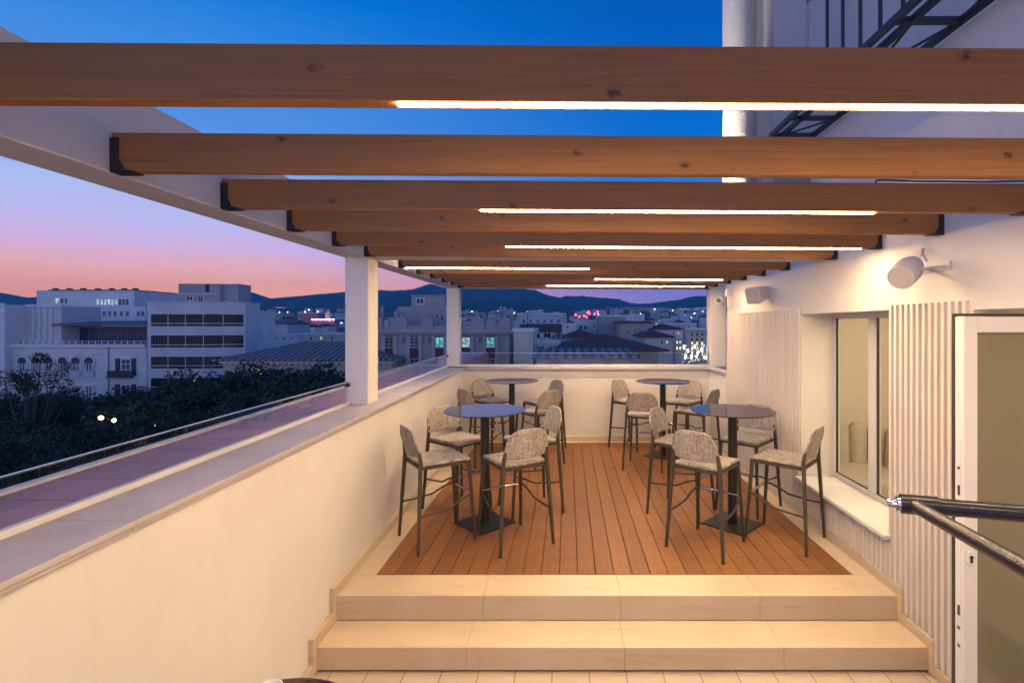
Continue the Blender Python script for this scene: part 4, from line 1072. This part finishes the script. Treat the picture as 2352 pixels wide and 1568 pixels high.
# street with lamps
mb = MB(); mb.hexa([(ax(1535,60),60,STREET-.2),(ax(1800,60),60,STREET-.2),(ax(1610,138),138,STREET-.2),(ax(1555,138),138,STREET-.2),(ax(1535,60),60,STREET+.004),(ax(1800,60),60,STREET+.004),(ax(1610,138),138,STREET+.004),(ax(1555,138),138,STREET+.004)])
structure(mb.build('shopping_street', M['pavement']))
def lamp(loc, h, label, mt, r, group):
    t = thing('street_lamp', label, 'street lamp', loc, group); t['_o'] = (0,0,0)
    mb = MB(); mb.tube([(0,0,0), (0,0,h)], [.09,.05], 8); mb.build('post', M['far_iron'], t)
    mb = MB(); mb.lathe([(0,h),(r*.8,h+r*.4),(r,h+r),(r*.8,h+1.6*r),(0,h+2*r)], n=12); mb.build('globe', mt, t)
    return t
lp = None
sl = [(1562,96),(1571,110),(1580,124),(1600,128),(1622,124),(1588,104),(1612,106),(1566,132),(1630,112),(1596,116),(1604,136),(1575,100),(1618,132)]
for i, (x, Y) in enumerate(sl):
    loc = (ax(x,Y), Y, STREET)
    yv = rnd.uniform(796, 828); h = max(3.5, az(yv, Y) - STREET)
    if lp is None: lp = lamp(loc, 6.5, 'lit globe street lamp in the shopping street at the far right', emit('street_globe', (1,.82,.5,1), 9), .2, 'lamps along the lit shopping street')
    else: copy_thing(lp, loc, 0, None, (1,1,h/6.5))
# festive light curtain strung over the shopping street
mb = MB()
for k in range(105):
    Y = rnd.uniform(98, 136); x = rnd.uniform(1566, 1634); y = rnd.uniform(792, 832)
    p = at(x, y, Y); r = rnd.uniform(.025, .075); mb.mi = rnd.choice((0,0,1)); mb.box(p.x-r, p.x+r, p.y-r, p.y+r, p.z-r, p.z+r)
o = stuff(mb.build('string_lights', [emit('warm_bulb', (1,.85,.55,1), 3.2), emit('cool_bulb', (.7,.9,1,1), 2.8)])); tag(o, 'hundreds of tiny string lights over the shopping street at the far right', 'string lights')
# left row along the street: facades with lit windows
H('house', 'narrow lit house along the left side of the shopping street', 1551, 1566, 775, 100, 10, M['wall_cream'], windows=[(1553,1557,783,789,M['pane_warm']), (1560,1564,783,789,M['pane_warm']), (1553,1557,796,803,M['pane_warm']), (1560,1564,796,803,M['pane_shop'])])
# lamps in the avenue under the trees
LA = [(232,47,964,'lit street lamp glowing through the trees left of the curved office block'), (262,47,970,'second lit street lamp glowing through the trees in front of the mansion'), (352,48,980,'lit street lamp glowing through the trees below the curved office block')]
for i, (x, Y, yl, lb) in enumerate(LA):
    h = az(yl, Y) - STREET
    if i == 0: h0_ = h; lp2 = lamp((ax(x,Y), Y, STREET), h, lb, M['lamp_warm'], .2, 'lamps in the avenue')
    else: copy_thing(lp2, (ax(x,Y), Y, STREET), 0, lb, (.8,.8,h/h0_))
# red lamps on masts
rl = [(1322,723,300),(1330.5,727,310),(1341.5,725,305),(1347,728,300),(1352,715.5,330),(1350,718.5,325),(1354.5,720.5,320),(1365.5,721,318),(1373,716.5,335)]
r0 = None
for x, y, Y in rl:
    z = az(y, Y); b = gz(Y); loc = (ax(x,Y), Y, b)
    if r0 is None:
        r0 = thing('beacon_mast', 'thin mast with a red warning light above the roofs', 'beacon', loc, 'red beacons above the roofs'); r0['_o'] = (0,0,0)
        h0 = z - b
        mb = MB(); mb.tube([(0,0,0), (0,0,h0-.6)], .12, 6); mb.build('pole', M['far_iron'], r0)
        mb = MB(); mb.lathe([(0,h0-.6),(.5,h0-.35),(.62,h0),(.5,h0+.35),(0,h0+.6)], n=10); mb.build('lamp', M['lamp_red'], r0)
    else: copy_thing(r0, loc, 0, None, (1,1,(z-b)/h0))
# pink lit hall far left, the pink light painted into its wall colour
hP = house('hall', 'large pink lit hall with a string of pink lights in the far town', 688, 730, 719, 420, 16, M['wall_pink_light'], cat='building')
mb = MB(); mb.box(ax(716,405), ax(768,405), 405, 412, gz(405), az(736,405)); mb.build('low_wing', M['wall_pink_light'], hP)
for k in range(16):
    mb = MB(); p = at(717+3.3*k, 733.5, 404.5); mb.box(p.x-.35, p.x+.35, 404.2, 404.9, p.z-.3, p.z+.3); mb.build('light', M['lamp_pink'] if k % 3 else M['lamp_white'], hP)
tw = at(752, 716, 408)
mb = MB(); mb.box(tw.x-1.6, tw.x+1.6, 408, 411, gz(408), tw.z); mb.lathe([(1.5,tw.z+.01),(1.0,tw.z+1.6),(0,tw.z+2.8)], (tw.x, 409.5, 0), 10); mb.build('bell_tower', M['wall_cream'], hP)

# far town: one mass of houses with scattered lights
mb = MB()
tm = [M['wall_white'], M['wall_pale'], M['wall_cream'], M['wall_beige'], M['tile_red'], M['pane_dark'], emit('town_light', (1,.88,.66,1), 6), emit('town_light_cool', (.7,.88,1,1), 6)]
def town(n, x0, x1, Ya, Yb, seed):
    r = random.Random(seed)
    for _ in range(n):
        Y = r.uniform(Ya, Yb); px = r.uniform(x0, x1); X = ax(px, Y); w = r.uniform(7, 18); d = r.uniform(8, 14); h = r.uniform(7, 17); z = gz(Y) - 2
        mb.mi = r.choice((0,0,1,1,2,3)); mb.box(X, X+w, Y, Y+d, z, z+h)
        if r.random() < .45:
            mb.mi = 4; mb.add([(X-.4,Y-.4,z+h+.01),(X+w+.4,Y-.4,z+h+.01),(X+w+.4,Y+d+.4,z+h+.01),(X-.4,Y+d+.4,z+h+.01),(X+w*.3,Y+d/2,z+h+2.2),(X+w*.7,Y+d/2,z+h+2.2)], [(0,1,5,4),(1,2,5),(2,3,4,5),(3,0,4)])
        mb.mi = 5
        for _k in range(r.randint(2, 5)):
            wx_ = X + r.uniform(.1,.85)*w; wz_ = z + h*r.uniform(.35,.85); mb.box(wx_, wx_+1.1, Y-.06, Y-.002, wz_, wz_+1.4)
        if r.random() < .34:
            mb.mi = 6 if r.random() < .6 else 7; q = r.uniform(.22,.42)*Y/400; lx_ = X+r.uniform(0,w); lz_ = z + h*r.uniform(.4,1.05); mb.box(lx_-q, lx_+q, Y-.6, Y-.3, lz_-q, lz_+q)
town(230, -250, 860, 260, 1150, 1); town(260, 1150, 1900, 230, 1150, 2); town(60, 860, 1150, 300, 1150, 4)
tag(stuff(mb.build('far_town', tm)), 'far-off town of small pale houses and lights at the foot of the hills', 'town')

# ---- trees along the avenue
def make_tree(label, group, seed, Rc, Hh, nblob, nleaf, ls, lm, loc, rz=0, gap=.0):
    r = random.Random(seed)
    t = thing('tree', label, 'tree', loc, group, rz); t['_o'] = (0,0,0)
    mb = MB(); hb = Hh*.42
    mb.tube([(0,0,0), (.1,.05,hb*.5), (0,.1,hb)], [.42,.32,.26], 8)
    blobs = []
    for k in range(nblob):
        w = r.uniform(0, 6.283); rr = Rc*math.sqrt(r.random())*.82; z = hb + (Hh-hb)*(.15+.75*r.random()*(1-(rr/Rc)**2*.6))
        c_ = Vector((rr*math.cos(w), rr*math.sin(w), z)); blobs.append((c_, r.uniform(.85, 1.75)*Rc/4.2))
        m_ = Vector((c_.x*.45, c_.y*.45, hb+(z-hb)*.4))
        mb.tube([(0,.1,hb*.92), m_, c_], [.16,.09,.03], 5)
    mb.build('trunk', M['bark'], t)
    mb = MB()
    for (c_, br) in blobs:
        for _ in range(nleaf):
            d = Vector((r.gauss(0,1), r.gauss(0,1), r.gauss(0,1))).normalized()
            p = c_ + Vector((d.x, d.y, d.z*.72))*br*(.55 + .5*r.random())
            a = Vector((r.gauss(0,1), r.gauss(0,1), r.gauss(0,.6))).normalized(); b_ = a.cross(d + Vector((r.gauss(0,.5), r.gauss(0,.5), r.gauss(0,.5))))
            if b_.length < .01: continue
            b_.normalize(); s = ls*r.uniform(.55, 1.25)
            mb.add([p - a*s, p + b_*s*.45, p + a*s, p - b_*s*.45], [(0,1,2,3)])
    mb.build('crown', lm, t)
    return t
L_back = 'dark dense tree in the back row of the avenue below the office block'
L_front = 'dark dense tree in the front row of the avenue, close behind the glass balustrade'
tb = make_tree(L_back, 'back row of avenue trees', 21, 4.6, 13.5, 34, 260, .21, M['leaf'], (ax(60,60), 60, STREET), 0)
tb2 = make_tree(L_back, 'back row of avenue trees', 22, 4.8, 13.5, 36, 260, .21, M['leaf2'], (ax(160,60), 60, STREET), 0)
# (column, depth, row of the crown's top)
back = [(-60,61,885),(60,60,893),(150,62,897),(225,61,905),(300,60,893),(365,59,868),(440,58,856),(515,57,845),(590,56,836),(665,55,833),(735,55,838),(805,55,842),(120,52,925),(330,51,905),(470,50,880),(600,49,866),(720,48,862)]
for i, (x, Y, yt) in enumerate(back):
    src = (tb, tb2)[i % 2]; h = az(yt, Y) - STREET; s = h/13.3
    loc = (ax(x,Y), Y, STREET)
    if i < 2: src.location = loc; src.scale = (1,1,s); src.rotation_euler.z = rnd.uniform(0,6.28)
    else: copy_thing(src, loc, rnd.uniform(0,6.28), None, (1+rnd.uniform(-.1,.12),)*2 + (s,))
tf = make_tree(L_front, 'front row of avenue trees', 31, 4.6, 12.5, 44, 330, .16, M['leaf2'], (ax(0,36), 36, STREET), 0)
tf2 = make_tree(L_front, 'front row of avenue trees', 32, 4.6, 12.5, 44, 330, .16, M['leaf'], (ax(0,36), 36, STREET), 0)
front = [(40,37,985),(170,38,965),(300,38,955),(420,39,945),(540,40,925),(650,41,900),(750,42,880),(-60,35,1000),(360,33,1010),(120,32,1040),(840,44,880)]
for i, (x, Y, yt) in enumerate(front):
    src = (tf, tf2)[i % 2]; h = az(yt, Y) - STREET; s = h/12.3
    loc = (ax(x,Y), Y, STREET)
    if i < 2: src.location = loc; src.scale = (1,1,s); src.rotation_euler.z = rnd.uniform(0,6.28)
    else: copy_thing(src, loc, rnd.uniform(0,6.28), None, (1+rnd.uniform(-.1,.12),)*2 + (s,))
hth = az(797, 48) - STREET
make_tree('tall thin tree with open branches in front of the arched windows', None, 44, 3.4, hth+.8, 22, 230, .14, M['leaf'], (ax(66,48), 48, STREET), 0)

# ================================================================== AIR, SKY, CAMERA
HAZE = True
if HAZE:
    mb = MB(); mb.box(-4400, 4400, -70, 3470, STREET-3.2, 285)
    m = bpy.data.materials.new('evening_haze'); m.use_nodes = True; nt = m.node_tree
    nt.nodes.remove(nt.nodes['Principled BSDF'])
    pv = nt.nodes.new('ShaderNodeVolumePrincipled'); pv.inputs['Density'].default_value = .00016
    pv.inputs['Color'].default_value = (.12,.62,1,1); pv.inputs['Anisotropy'].default_value = 0
    nt.links.new(pv.outputs[0], nt.nodes['Material Output'].inputs['Volume'])
    stuff(tag(mb.build('haze', m), 'thin blue evening haze in front of the hills', 'haze'))

w = bpy.data.worlds.new('World'); scene.world = w; w.use_nodes = True
nt = w.node_tree; bg = nt.nodes['Background']
tc = nt.nodes.new('ShaderNodeTexCoord'); sx = nt.nodes.new('ShaderNodeSeparateXYZ'); nt.links.new(tc.outputs['Generated'], sx.inputs[0])
# faint streaks of cloud bend the gradient a little
cv = nt.nodes.new('ShaderNodeMapping'); cv.inputs['Scale'].default_value = (2.2,2.2,26); nt.links.new(tc.outputs['Generated'], cv.inputs['Vector'])
cn = noise(nt, cv.outputs['Vector'], 2.0, 5, .6)
ma = N(nt, 'ShaderNodeMath', operation='MULTIPLY_ADD'); nt.links.new(cn, ma.inputs[0]); ma.inputs[1].default_value = .06; 
ad = N(nt, 'ShaderNodeMath', operation='SUBTRACT'); nt.links.new(sx.outputs[2], ad.inputs[0]); ad.inputs[1].default_value = .03
nt.links.new(ad.outputs[0], ma.inputs[2])
west = ramp(nt, ma.outputs[0], [(0, srgb(236,142,92)), (.045, srgb(238,152,106)), (.085, srgb(228,164,152)), (.12, srgb(203,170,208)), (.165, srgb(184,182,230)), (.20, srgb(176,194,243)), (.30, srgb(90,150,235)), (.40, srgb(62,142,230)), (.50, srgb(0,122,224)), (.75, srgb(0,84,170)), (1, srgb(0,66,140))])
east = ramp(nt, ma.outputs[0], [(0, srgb(134,104,160)), (.06, srgb(122,112,180)), (.11, srgb(108,120,195)), (.20, srgb(60,130,215)), (.34, srgb(0,112,214)), (.50, srgb(0,92,190)), (.75, srgb(0,70,150)), (1, srgb(0,60,130))])
mr = N(nt, 'ShaderNodeMapRange'); nt.links.new(sx.outputs[0], mr.inputs['Value'])
mr.inputs['From Min'].default_value = -.55; mr.inputs['From Max'].default_value = .22; mr.interpolation_type = 'SMOOTHSTEP'
front = mixc(nt, west, east, mr.outputs[0])
# the glow low in the west is seen through the haze; the sky behind us is plain dusk blue
mb_ = N(nt, 'ShaderNodeMapRange'); nt.links.new(sx.outputs[2], mb_.inputs['Value'])
for k_, v_ in (('From Min',.02),('From Max',.24),('To Min',1.85),('To Max',1.0)): mb_.inputs[k_].default_value = v_
back_ = ramp(nt, ma.outputs[0], [(0, srgb(178,176,222)), (.10, srgb(170,176,232)), (.25, srgb(140,166,238)), (.5, srgb(70,130,225)), (1, srgb(0,66,140))])
my = N(nt, 'ShaderNodeMapRange'); nt.links.new(sx.outputs[1], my.inputs['Value']); my.interpolation_type = 'SMOOTHSTEP'
for k_, v_ in (('From Min',.30),('From Max',-.30),('To Min',0),('To Max',1)): my.inputs[k_].default_value = v_
sky_ = mixc(nt, front, back_, my.outputs[0])
vm = N(nt, 'ShaderNodeVectorMath', operation='SCALE'); nt.links.new(sky_, vm.inputs[0]); nt.links.new(mb_.outputs[0], vm.inputs['Scale'])
nt.links.new(vm.outputs[0], bg.inputs['Color'])
bg.inputs['Strength'].default_value = 1.0

sun = bpy.data.lights.new('sun', 'SUN'); sun.energy = .04; sun.angle = R(12); sun.color = (1,.55,.45)
so = bpy.data.objects.new('sun', sun); COL.objects.link(so)
so.rotation_euler = Vector((.9,-.5,-.12)).to_track_quat('-Z', 'Y').to_euler()

cam = bpy.data.cameras.new('camera'); co = bpy.data.objects.new('camera', cam); COL.objects.link(co)
co.location = (0,0,EYE); co.rotation_euler = (R(90),0,0)
cam.sensor_width = 36; cam.lens = 18; cam.shift_x = -127.6/2352; cam.shift_y = -36.6/2352
cam.clip_start = .05; cam.clip_end = 20000
scene.camera = co
for o in COL.objects:
    if '_o' in o: del o['_o']

scene.render.engine = 'CYCLES'
cy = scene.cycles
cy.use_denoising = True
try: cy.denoiser = 'OPENIMAGEDENOISE'
except Exception: pass
cy.max_bounces = 7; cy.diffuse_bounces = 4; cy.glossy_bounces = 3; cy.transparent_max_bounces = 12; cy.transmission_bounces = 4; cy.volume_bounces = 0
cy.caustics_reflective = False; cy.caustics_refractive = False
cy.sample_clamp_indirect = 3; cy.sample_clamp_direct = 0
vs_ = scene.view_settings; vs_.view_transform = 'Standard'; vs_.look = 'None'; vs_.exposure = 0; vs_.gamma = 1
scene.render.resolution_x = 1024; scene.render.resolution_y = 682
